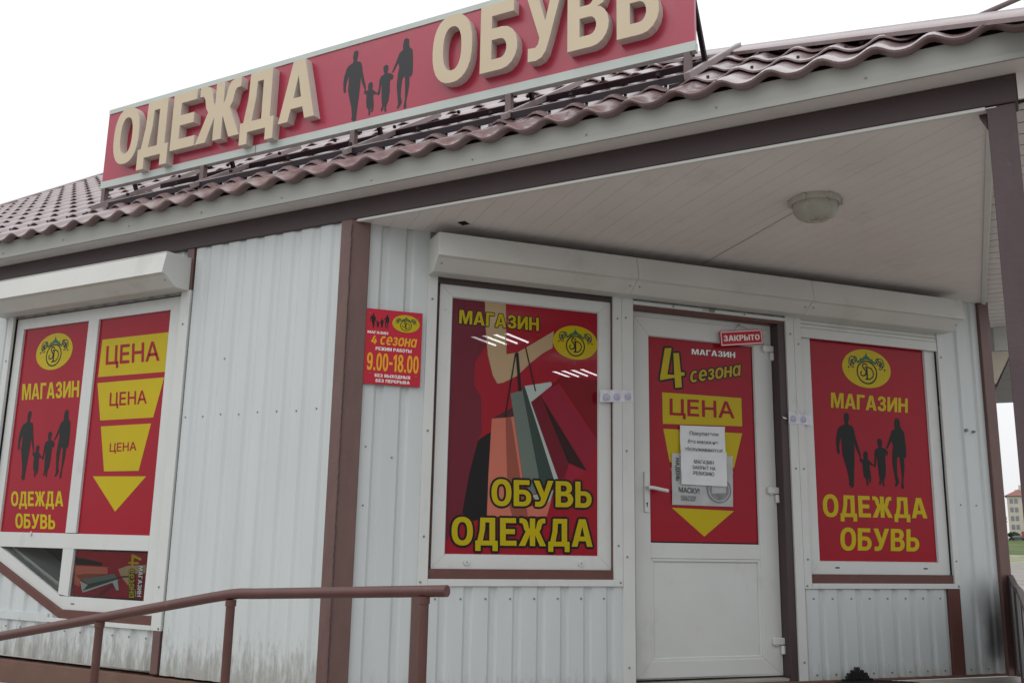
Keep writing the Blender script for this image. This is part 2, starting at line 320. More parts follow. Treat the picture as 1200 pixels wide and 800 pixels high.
# heavy block capitals drawn as outlines (height 1, baseline 0); first outline is solid, the others are holes
def _el(cx, cy, rx, ry, n=28, p=2.35):
    r = []
    for k in range(n):
        t = 2 * math.pi * k / n; c, s = math.cos(t), math.sin(t)
        r.append((cx + rx * math.copysign(abs(c) ** (2 / p), c), cy + ry * math.copysign(abs(s) ** (2 / p), s)))
    return r
def _arc(cx, cy, rx, ry, a0, a1, n=9):
    return [(cx + rx * math.cos(math.radians(a0 + (a1 - a0) * k / n)), cy + ry * math.sin(math.radians(a0 + (a1 - a0) * k / n))) for k in range(n + 1)]
BLOCK = {
 'О': (.80, [_el(.40, .5, .40, .52), _el(.40, .5, .185, .335)]),
 'Д': (.86, [[(0, -.20), (0, .17), (.08, .17), (.17, .55), (.19, 1), (.76, 1), (.76, .17), (.86, .17), (.86, -.20), (.66, -.20), (.66, 0), (.20, 0), (.20, -.20)],
             [(.29, .17), (.54, .17), (.54, .83), (.385, .83), (.37, .55)]]),
 'Е': (.64, [[(0, 0), (.64, 0), (.64, .18), (.22, .18), (.22, .42), (.58, .42), (.58, .60), (.22, .60), (.22, .82), (.62, .82), (.62, 1), (0, 1)]]),
 'Ж': (1.08, [[(0, 0), (.25, 0), (.435, .40), (.435, 0), (.645, 0), (.645, .40), (.83, 0), (1.08, 0), (.81, .52), (.87, .60), (.91, .76), (.95, .82), (1.05, .83), (1.05, 1),
               (.92, 1), (.80, .96), (.73, .86), (.69, .68), (.645, .61), (.645, 1), (.435, 1), (.435, .61), (.39, .68), (.35, .86), (.28, .96), (.16, 1), (.03, 1), (.03, .83), (.13, .82), (.17, .76), (.21, .60), (.27, .52)]]),
 'А': (.86, [[(0, 0), (.23, 0), (.29, .20), (.57, .20), (.63, 0), (.86, 0), (.57, 1), (.29, 1)], [(.34, .37), (.52, .37), (.43, .74)]]),
 'Б': (.72, [[(0, 0), (.42, 0)] + _arc(.42, .315, .30, .315, -90, 90) + [(.22, .63), (.22, .82), (.64, .82), (.64, 1), (0, 1)], [(.22, .17), (.22, .46), (.39, .46)] + _arc(.39, .315, .12, .145, 90, -90)]),
 'У': (.82, [[(.06, .0), (.24, -.01), (.36, .02), (.45, .10), (.53, .27), (.82, 1), (.59, 1), (.435, .54), (.24, 1), (0, 1), (.31, .31), (.28, .22), (.22, .18), (.06, .19)]]),
 'В': (.74, [[(0, 0), (.42, 0)] + _arc(.44, .29, .30, .29, -90, 60, 8) + [(.53, .545)] + _arc(.42, .735, .27, .265, -35, 90, 8) + [(0, 1)],
             [(.22, .17), (.22, .43), (.40, .43)] + _arc(.40, .30, .12, .13, 90, -90, 7), [(.22, .60), (.22, .83), (.38, .83)] + _arc(.38, .715, .09, .115, 90, -90, 7)]),
 'Ь': (.70, [[(0, 0), (.40, 0)] + _arc(.40, .315, .30, .315, -90, 90) + [(.22, .63), (.22, 1), (0, 1)], [(.22, .17), (.22, .46), (.37, .46)] + _arc(.37, .315, .12, .145, 90, -90)]),
 'М': (.98, [[(0, 0), (.20, 0), (.20, .70), (.40, 0), (.58, 0), (.78, .70), (.78, 0), (.98, 0), (.98, 1), (.67, 1), (.49, .36), (.31, 1), (0, 1)]]),
 'Г': (.62, [[(0, 0), (.22, 0), (.22, .82), (.62, .82), (.62, 1), (0, 1)]]),
 'З': (.70, [[(0, .28), (.04, .12), (.16, .02), (.34, -.015), (.52, .02), (.66, .12), (.70, .28), (.66, .42), (.55, .51), (.63, .60), (.66, .73), (.61, .88), (.50, .97), (.34, 1.015), (.17, .98),
              (.06, .89), (.01, .73), (.22, .70), (.25, .79), (.33, .84), (.41, .80), (.44, .71), (.41, .63), (.33, .59), (.22, .59), (.22, .43), (.33, .43), (.44, .39), (.48, .29), (.44, .20), (.34, .16), (.26, .19), (.21, .31)]]),
 'И': (.80, [[(0, 0), (.22, 0), (.58, .60), (.58, 0), (.80, 0), (.80, 1), (.58, 1), (.22, .40), (.22, 1), (0, 1)]]),
 'Н': (.78, [[(0, 0), (.22, 0), (.22, .42), (.56, .42), (.56, 0), (.78, 0), (.78, 1), (.56, 1), (.56, .61), (.22, .61), (.22, 1), (0, 1)]]),
 'К': (.80, [[(0, 0), (.22, 0), (.22, .40), (.30, .44), (.53, 0), (.80, 0), (.50, .54), (.58, .62), (.63, .76), (.68, .82), (.77, .83), (.77, 1), (.66, 1), (.53, .96), (.45, .86), (.40, .70), (.33, .61), (.22, .60), (.22, 1), (0, 1)]]),
 'Р': (.72, [[(0, 0), (.22, 0), (.22, .36), (.42, .36)] + _arc(.42, .68, .30, .32, -90, 90) + [(0, 1)], [(.22, .53), (.22, .83), (.38, .83)] + _arc(.38, .68, .12, .15, 90, -90)]),
 'Ы': (.98, [[(0, 0), (.40, 0)] + _arc(.40, .315, .26, .315, -90, 90) + [(.22, .63), (.22, 1), (0, 1)], [(.22, .17), (.22, .46), (.36, .46)] + _arc(.36, .315, .10, .145, 90, -90), ]),
 'Т': (.70, [[(.24, 0), (.46, 0), (.46, .82), (.70, .82), (.70, 1), (0, 1), (0, .82), (.24, .82)]]),
 'Х': (.82, [[(0, 0), (.26, 0), (.41, .30), (.56, 0), (.82, 0), (.55, .51), (.80, 1), (.55, 1), (.41, .72), (.27, 1), (.02, 1), (.27, .51)]]),
 'П': (.78, [[(0, 0), (.22, 0), (.22, .82), (.56, .82), (.56, 0), (.78, 0), (.78, 1), (0, 1)]]),
 'С': (.76, [_arc(.40, .5, .40, .515, 40, 320, 22) + _arc(.40, .5, .18, .33, 312, 48, 16)]),
 'с': (.80, [_arc(.42, .5, .42, .52, 48, 318, 20) + _arc(.44, .5, .20, .31, 305, 58, 14)]),
 'е': (.86, [[(.86, .42)] + _arc(.43, .5, .43, .52, 0, 318, 24) + [(.62, .24), (.54, .19), (.44, .19), (.33, .24), (.25, .42)], [(.25, .58), (.62, .58), (.58, .74), (.50, .83), (.40, .83), (.31, .75)]]),
 'з': (.70, [[(.0, .24), (.06, .08), (.20, -.01), (.38, -.02), (.58, .05), (.70, .22), (.66, .42), (.55, .52), (.64, .62), (.66, .80), (.56, .95), (.38, 1.02), (.18, 1.0), (.06, .90), (.02, .76), (.23, .73), (.29, .83), (.38, .83), (.43, .75), (.40, .65), (.24, .60), (.24, .44), (.40, .42), (.46, .31), (.42, .20), (.33, .17), (.25, .20), (.21, .29)]]),
 'о': (.86, [_el(.43, .5, .43, .52), _el(.43, .5, .20, .30)]),
 'н': (.82, [[(0, 0), (.24, 0), (.24, .42), (.58, .42), (.58, 0), (.82, 0), (.82, 1), (.58, 1), (.58, .62), (.24, .62), (.24, 1), (0, 1)]]),
 'а': (.84, [[(.84, 0), (.84, 1), (.60, 1), (.60, .90), (.48, 1.0), (.34, 1.02)] + _arc(.36, .5, .36, .52, 90, 270, 14) + [(.48, 0), (.60, .10), (.60, 0)], _el(.41, .5, .185, .31)]),
 '4': (.80, [[(.42, 0), (.66, 0), (.66, .20), (.80, .20), (.80, .40), (.66, .40), (.66, .66), (.44, .66), (.44, .40), (.27, .40), (.50, 1), (.26, 1), (0, .38), (0, .20), (.42, .20)]]),
 '9': (.66, [[(.10, .02), (.30, -.02), (.52, .06), (.64, .26), (.66, .55), (.64, .80), (.52, .97), (.33, 1.02), (.12, .96), (.01, .78), (.01, .58), (.12, .40), (.30, .35), (.42, .40), (.40, .24), (.32, .15), (.22, .16), (.19, .24), (.02, .24)], _el(.33, .68, .12, .17)]),
 '0': (.62, [_el(.31, .5, .31, .52), _el(.31, .5, .12, .35)]),
 '1': (.40, [[(.16, 0), (.38, 0), (.38, 1), (.22, 1), (.0, .86), (.0, .68), (.16, .76)]]),
 '8': (.66, [[(.33, -.02)] + _arc(.33, .27, .33, .29, -80, 62, 9) + [(.50, .53)] + _arc(.33, .76, .29, .26, -50, 230, 14) + [(.16, .53)] + _arc(.33, .27, .33, .29, 118, 260, 9), _el(.33, .27, .12, .14), _el(.33, .75, .10, .12)]),
 '.': (.22, [[(0, 0), (.22, 0), (.22, .17), (0, .17)]]),
 '-': (.40, [[(0, .38), (.40, .38), (.40, .53), (0, .53)]]),
 ' ': (.30, []),
}
def block_mesh(ch):
    """triangles of one block letter: vertices, faces, outlines as index loops"""
    w, loops = BLOCK[ch]; P = [[Vector((x, y, 0)) for x, y in l] for l in loops]
    vs = [v for l in P for v in l]; fs = []
    if ch == 'Ы': n = len(vs); vs += [Vector((.76, 0, 0)), Vector((.98, 0, 0)), Vector((.98, 1, 0)), Vector((.76, 1, 0))]; fs.append((n, n + 1, n + 2, n + 3))
    for t in tessellate_polygon(P):
        a, b, c = (vs[k] for k in t); fs.append(tuple(t) if (b - a).cross(c - a).z > 0 else tuple(t[::-1]))
    lo = []; k = 0
    for l in P: lo.append(list(range(k, k + len(l)))); k += len(l)
    return vs, fs, lo
def block_line(txt, gap=.09):
    vs = []; fs = []; x = 0
    for ch in txt:
        w = BLOCK[ch][0]
        if ch != ' ':
            v, f, _ = block_mesh(ch); o = len(vs); vs += [Vector((p.x + x, p.y, 0)) for p in v]; fs += [tuple(i + o for i in t) for t in f]
        x += w + gap
    return vs, fs
# ------------------------------------------------------------------ lettering: built-in font turned into mesh
_TX = {}
def glyphs(txt, off=0.0, shear=0.0, ext=0.0, space=1.0):
    key = (txt, off, shear, ext, space)
    if key in _TX: return _TX[key]
    c = bpy.data.curves.new("t", 'FONT'); c.body = txt; c.offset = off; c.shear = shear; c.extrude = ext; c.resolution_u = 5
    c.space_character = space; c.fill_mode = 'BOTH'
    o = bpy.data.objects.new("t", c); COL.objects.link(o); bpy.context.view_layer.update()
    dg = bpy.context.evaluated_depsgraph_get(); me = o.evaluated_get(dg).to_mesh()
    vs = [v.co.copy() for v in me.vertices]; fs = [tuple(p.vertices) for p in me.polygons]
    o.evaluated_get(dg).to_mesh_clear(); bpy.data.objects.remove(o); bpy.data.curves.remove(c)
    _TX[key] = (vs, fs); return vs, fs
def cap_h(ch='Н'):
    vs, _ = glyphs(ch); return max(v.y for v in vs)
def text(mb, F, txt, quad, d, m, bold=0.0, outline=0.0, om=None, shear=0.0, lower=False, block=True):
    """quad = TL, TR, BR, BL of the capital-height box of the line, in wall coordinates; bold and outline are strokes in
    capital heights, laid as slightly shifted copies of the letters a few hundredths of a millimetre apart"""
    blk = block and all(c in BLOCK for c in txt)
    if blk: vs, fs = block_line(txt); vs = [Vector((v.x + shear * v.y, v.y, 0)) for v in vs]; h = 1.0
    else: vs, fs = glyphs(txt, 0.0, shear); h = cap_h('н' if lower else 'Н'); bold_u = bold
    x0 = min(v.x for v in vs); x1 = max(v.x for v in vs)
    TL, TR, BR, BL = quad; W_ = math.hypot(TR[0] - TL[0], TR[1] - TL[1]); H_ = math.hypot(TL[0] - BL[0], TL[1] - BL[1])
    bw, bh = bold * H_ / W_, bold
    def put(r, d0, mm, n):
        for k in range(n):
            a = 2 * math.pi * k / n; ox, oy = (r * H_ * math.cos(a) / W_, r * math.sin(a)) if r else (0, 0); V_ = []
            for v in vs:
                s = (v.x - x0) / (x1 - x0) * (1 - 2 * bw) + bw + ox; t = v.y / h * (1 - 2 * bh) + bh + oy
                p = [BL[i] + (BR[i] - BL[i]) * s for i in (0, 1)]; q = [TL[i] + (TR[i] - TL[i]) * s for i in (0, 1)]
                V_.append(F(p[0] + (q[0] - p[0]) * t, p[1] + (q[1] - p[1]) * t, d0 + 2e-5 * k))
            mb.mesh(V_, fs, mm)
    if outline: put(bold + outline, d - .0007, om, 12)
    if bold: put(bold, d, m, 8)
    else: put(0, d, m, 1)
def lerp_quad(q, s, t):
    TL, TR, BR, BL = q
    a = [BL[i] + (BR[i] - BL[i]) * s for i in (0, 1)]; b = [TL[i] + (TR[i] - TL[i]) * s for i in (0, 1)]
    return (a[0] + (b[0] - a[0]) * t, a[1] + (b[1] - a[1]) * t)
def family(mb, F, q, d, m):
    for f in ART['family']: mb.poly(F, [lerp_quad(q, u, v) for u, v in f], d, m)
def rectq(u0, u1, z0, z1): return [(u0, z1), (u1, z1), (u1, z0), (u0, z0)]
def ribbon(mb, F, pts, w, d, m):
    n = len(pts); L = []; R = []
    for i, p in enumerate(pts):
        a = pts[max(i - 1, 0)]; b = pts[min(i + 1, n - 1)]; tx, ty = b[0] - a[0], b[1] - a[1]; l = math.hypot(tx, ty) or 1
        ww = w[i] if isinstance(w, list) else w
        L.append((p[0] - ty / l * ww / 2, p[1] + tx / l * ww / 2)); R.append((p[0] + ty / l * ww / 2, p[1] - tx / l * ww / 2))
    for i in range(n - 1): mb.face([F(*R[i], d), F(*R[i + 1], d), F(*L[i + 1], d), F(*L[i], d)], m)
def emblem(mb, F, L, R, T_, B, d, px='film_'):
    """yellow oval with a ringed monogram S D, a green crown and leafy scrolls"""
    cx, cz = (L[0] + R[0]) / 2, (T_[1] + B[1]) / 2; a, b = (R[0] - L[0]) / 2, (T_[1] - B[1]) / 2
    P = lambda x, y: (cx + a * x, cz + b * y)
    mb.poly(F, [P(math.cos(t * math.pi / 24), math.sin(t * math.pi / 24)) for t in range(48)], d, px + 'yellow')
    k = .0007; ry = .58; rx = .40; c0 = -.20
    ring = [P(rx * math.cos(t * math.pi / 18), c0 + ry * math.sin(t * math.pi / 18)) for t in range(37)]
    ribbon(mb, F, ring, b * .075, d + k, px + 'black')
    S = [(.02, .16), (-.03, .24), (-.11, .25), (-.17, .16), (-.15, .04), (-.08, -.06), (-.03, -.18), (-.06, -.32), (-.14, -.40), (-.24, -.36), (-.26, -.24), (-.21, -.16)]
    D = [(.00, .06), (.00, -.55)]
    D2 = [(-.08, .06), (.06, .08), (.20, .00), (.27, -.20), (.24, -.40), (.12, -.54), (-.08, -.56)]
    for s_, w in ((S, .075), (D, .10), (D2, .07)): ribbon(mb, F, [P(x, y) for x, y in s_], b * w, d + k, px + 'black')
    mb.poly(F, [P(x, y) for x, y in ((-.06, .46), (-.10, .60), (-.03, .70), (0, .86), (.03, .70), (.10, .60), (.06, .46))], d + k, px + 'green')
    for sg in (-1, 1):
        mb.poly(F, [P(sg * x, y) for x, y in ((.06, .46), (.12, .62), (.17, .50), (.26, .54), (.27, .42), (.40, .36), (.40, .22), (.27, .30))], d + k, px + 'green')
        for ox, oy, r0, ph in ((.55, .36, .17, 0), (.66, .28, .12, 2), (.58, .18, .12, 4), (.47, .44, .10, 1)):
            sp = [P(sg * (ox + r0 * (1 - t / 16) * math.cos(ph + t * .62)), oy + 1.5 * r0 * (1 - t / 16) * math.sin(ph + t * .62)) for t in range(14)]
            ribbon(mb, F, sp, b * .055, d + k, px + 'darkteal')
        mb.poly(F, [P(sg * x, y) for x, y in ((.72, .08), (.78, .02), (.76, -.08), (.71, -.02))], d + k, px + 'darkteal')
# outlines of the printed artwork and lettering, in metres on their own wall (along, up)
ART = {
 'window_art': [('maroon', [(0.5834, 2.0529), (0.7726, 2.053), (0.7868, 1.8007), (0.7221, 1.6975), (0.7223, 1.5685), (0.7639, 1.5074), (0.7673, 1.4651), (0.7697, 1.4001), (0.772, 1.31), (0.7473, 1.2679), (0.7033, 1.0165), (0.6739, 0.8745), (0.58, 0.7093), (0.577, 1.1707)]), ('tan', [(0.7727, 2.0508), (0.898, 2.0472), (0.9073, 1.7586), (0.9703, 1.7728), (1.022, 1.8049), (1.1939, 1.9178), (1.1865, 1.8193), (1.1219, 1.7791), (1.0524, 1.7201), (0.9727, 1.6413), (0.8935, 1.5973), (0.8574, 1.5882), (0.8305, 1.6304), (0.7972, 1.7471), (0.781, 1.8989)]), ('deepred', [(1.0581, 1.5275), (1.2303, 1.6166), (1.4737, 1.2979), (1.474, 1.6521), (1.2392, 1.6604), (1.2026, 1.6231)]), ('crimson', [(1.1121, 1.544), (1.2165, 1.6113), (1.469, 1.2891), (1.4039, 1.1339)]), ('wine', [(1.0585, 1.4979), (1.1122, 1.5397), (1.2978, 1.1711), (1.2619, 1.0864), (1.2257, 1.0809)]), ('blackbrown', [(1.1121, 1.5465), (1.4039, 1.1297), (1.2887, 1.1707)]), ('rose', [(1.2915, 1.1625), (1.4085, 1.1257), (1.2985, 1.063), (1.271, 1.0868)]), ('black', [(0.7516, 1.2681), (0.8279, 1.3213), (0.8178, 1.0207), (0.8132, 0.8625), (0.742, 0.837), (0.6739, 0.8745), (0.7059, 1.0736)]), ('darkbrown', [(0.8288, 1.3914), (0.917, 1.4425), (0.952, 1.4615), (0.9575, 1.4076)]), ('salmon', [(0.8288, 1.3914), (0.9091, 1.4021), (0.9298, 1.0248), (0.9585, 0.8902), (0.9633, 0.8647), (0.8132, 0.8609), (0.8165, 1.078)]), ('rust', [(0.9091, 1.4021), (0.9574, 1.4117), (1.0121, 1.0603), (1.0503, 0.8686), (0.9589, 0.8646), (0.9359, 0.9376), (0.9243, 1.0824)]), ('salmon', [(0.9416, 1.4066), (0.9574, 1.4117), (1.0163, 1.0726), (1.0031, 1.0721)]), ('teal', [(0.9355, 1.5375), (1.0064, 1.5619), (1.1136, 1.0765), (1.1456, 1.0174), (1.0662, 0.9821), (1.0161, 1.0861)]), ('darkteal', [(1.0035, 1.5744), (1.0212, 1.5842), (1.1987, 1.0798), (1.1994, 1.0111), (1.1193, 0.9839), (1.1089, 1.098)]), ('palegrey', [(1.0194, 1.5866), (1.1796, 1.6214), (1.1844, 1.6029), (1.0585, 1.4979), (1.2276, 1.0768), (1.2033, 1.0717)]), ('paleteal', [(1.075, 0.9824), (1.1993, 1.0152), (1.182, 0.9533), (1.111, 0.9349)]), ('salmon', [(1.0408, 0.9166), (1.1199, 0.9351), (1.1865, 0.9551), (1.1606, 0.8714), (1.0504, 0.867)]), ('black', [(0.9652, 1.7659), (0.9106, 1.4041), (0.9026, 1.4053), (0.9572, 1.7671)]), ('black', [(0.9793, 1.7737), (1.0004, 1.5566), (0.9824, 1.5548), (0.9613, 1.7719)]), ('black', [(1.0259, 1.8059), (1.0888, 1.5633), (1.081, 1.5613), (1.0181, 1.8039)])],
 'family': [[(0.1385, 0.9838), (0.1701, 1.0), (0.2014, 0.9798), (0.2016, 0.9192), (0.1859, 0.8664), (0.1899, 0.841), (0.2463, 0.8189), (0.2652, 0.7684), (0.2782, 0.6832), (0.3048, 0.582), (0.3312, 0.4809), (0.3424, 0.4268), (0.3303, 0.4039), (0.3111, 0.4455), (0.2825, 0.5122), (0.2525, 0.6132), (0.2565, 0.5278), (0.2463, 0.357), (0.2329, 0.2207), (0.2176, 0.0179), (0.1897, 0.0), (0.1645, 0.024), (0.1481, 0.0484), (0.1589, 0.0825), (0.1399, 0.2162), (0.1028, 0.3494), (0.0782, 0.4495), (0.0804, 0.5515), (0.0762, 0.6706), (0.05, 0.5837), (0.0409, 0.5151), (0.0501, 0.4565), (0.0275, 0.4331), (0.0083, 0.471), (0.0, 0.5808), (0.0081, 0.6662), (0.0371, 0.7705), (0.0659, 0.8067), (0.1301, 0.8368), (0.137, 0.8631), (0.1256, 0.914)], [(0.3805, 0.4836), (0.4123, 0.4992), (0.4398, 0.4733), (0.4402, 0.422), (0.4317, 0.4009), (0.4691, 0.3601), (0.5035, 0.3277), (0.5289, 0.3239), (0.5148, 0.3027), (0.4699, 0.3141), (0.4556, 0.3168), (0.4585, 0.2486), (0.4708, 0.1557), (0.4639, 0.1045), (0.4512, 0.0751), (0.4333, 0.0776), (0.4402, 0.1287), (0.4255, 0.1281), (0.4237, 0.0688), (0.4165, 0.0398), (0.3986, 0.0423), (0.396, 0.1184), (0.366, 0.1592), (0.3567, 0.2436), (0.3584, 0.3288), (0.3446, 0.3416), (0.3187, 0.3607), (0.3213, 0.4034), (0.3415, 0.4098), (0.3471, 0.3826), (0.3806, 0.3982), (0.3723, 0.4405)], [(0.5833, 0.6592), (0.6183, 0.6838), (0.6536, 0.6584), (0.6536, 0.6029), (0.6418, 0.5642), (0.6959, 0.5448), (0.7309, 0.5122), (0.728, 0.4687), (0.7026, 0.4499), (0.6938, 0.484), (0.6872, 0.4146), (0.6885, 0.2943), (0.6767, 0.1737), (0.6556, 0.13), (0.649, 0.0871), (0.6572, 0.045), (0.6346, 0.0355), (0.6221, 0.069), (0.6224, 0.1285), (0.6147, 0.1231), (0.6098, 0.077), (0.59, 0.0541), (0.5745, 0.0669), (0.5899, 0.1357), (0.5795, 0.2034), (0.5719, 0.3399), (0.5694, 0.4428), (0.5558, 0.3734), (0.5477, 0.3044), (0.526, 0.2777), (0.5213, 0.3202), (0.5352, 0.4236), (0.5359, 0.4924), (0.5571, 0.5366), (0.6043, 0.5568), (0.5888, 0.5991)], [(0.8643, 0.9628), (0.8936, 0.9771), (0.9296, 0.9533), (0.9367, 0.8656), (0.9493, 0.8311), (0.9848, 0.7983), (0.9937, 0.711), (1.0, 0.5886), (1.0, 0.4838), (0.9805, 0.4218), (0.9596, 0.4468), (0.9604, 0.3252), (0.9473, 0.2209), (0.9287, 0.1165), (0.9338, 0.0309), (0.9062, 0.0126), (0.8938, 0.0465), (0.9104, 0.1502), (0.9059, 0.2707), (0.8983, 0.4262), (0.8856, 0.46), (0.8606, 0.4241), (0.8496, 0.3197), (0.8487, 0.199), (0.8688, 0.114), (0.849, 0.0703), (0.819, 0.0398), (0.8009, 0.0459), (0.8154, 0.0944), (0.8033, 0.2139), (0.7848, 0.3509), (0.7955, 0.5072), (0.8109, 0.5949), (0.7969, 0.6637), (0.7548, 0.5915), (0.7276, 0.5467), (0.7095, 0.5543), (0.7385, 0.6254), (0.783, 0.7326), (0.806, 0.7953), (0.8548, 0.8248), (0.8501, 0.8948)]],
 'four': [(1.9475, 1.895), (1.9942, 1.8991), (1.9623, 1.7349), (2.0105, 1.7347), (2.006, 1.8684), (2.0442, 1.874), (2.055, 1.7562), (2.0816, 1.7559), (2.0812, 1.7378), (2.0563, 1.7327), (2.0601, 1.6639), (2.016, 1.6568), (2.0119, 1.7191), (1.9137, 1.696), (1.9122, 1.7115)],
 'small_art': [('black', [(-2.017, 0.5938), (-1.9077, 0.5838), (-1.7768, 0.5672), (-1.7779, 0.55), (-2.0099, 0.5513)]), ('salmon', [(-2.0182, 0.545), (-1.7285, 0.543), (-1.721, 0.5042), (-1.8415, 0.5024), (-1.9575, 0.4681), (-1.9577, 0.4235), (-2.0076, 0.4366)]), ('rust', [(-2.0071, 0.4889), (-1.9169, 0.5001), (-1.7225, 0.5041), (-1.839, 0.4868), (-1.957, 0.4656)]), ('teal', [(-1.9536, 0.4682), (-1.6642, 0.5069), (-1.6391, 0.4859), (-1.8844, 0.441)]), ('darkteal', [(-1.8844, 0.441), (-1.6355, 0.486), (-1.6304, 0.4765), (-1.9271, 0.4)]), ('crimson', [(-1.9175, 0.3881), (-1.671, 0.4558), (-1.6143, 0.4169), (-1.704, 0.3845), (-1.8054, 0.3707)]), ('wine', [(-1.7996, 0.3806), (-1.6707, 0.4534), (-1.654, 0.4395), (-1.7472, 0.3779)]), ('palegrey', [(-1.9573, 0.4582), (-1.8836, 0.4361), (-1.9267, 0.3976)]), ('palegrey', [(-1.9271, 0.4), (-1.6304, 0.4765), (-1.6223, 0.4705), (-1.9179, 0.3906)]), ('palegrey', [(-1.6714, 0.4582), (-1.6301, 0.4741), (-1.6107, 0.4171), (-1.6283, 0.414)]), ('tan', [(-1.6319, 0.5345), (-1.5555, 0.556), (-1.4043, 0.5648), (-1.4015, 0.5197), (-1.5062, 0.5117), (-1.5365, 0.4988), (-1.6045, 0.4966)]), ('tan', [(-1.5958, 0.4873), (-1.5354, 0.4916), (-1.4987, 0.4594), (-1.4597, 0.4087), (-1.4658, 0.3777), (-1.5154, 0.378), (-1.4885, 0.398), (-1.5243, 0.4394)]), ('black', [(-1.6324, 0.4895), (-1.5329, 0.4989), (-1.5321, 0.4932), (-1.6315, 0.4837)]), ('yellow', [(-1.5324, 0.6193), (-1.5185, 0.622), (-1.4443, 0.5996), (-1.4496, 0.5875), (-1.5086, 0.6029), (-1.5087, 0.5788), (-1.4624, 0.5776), (-1.4643, 0.5665), (-1.5084, 0.5668), (-1.5085, 0.5524), (-1.5227, 0.552), (-1.5248, 0.5664), (-1.5501, 0.5682), (-1.5501, 0.5778), (-1.5266, 0.5794)])],
}
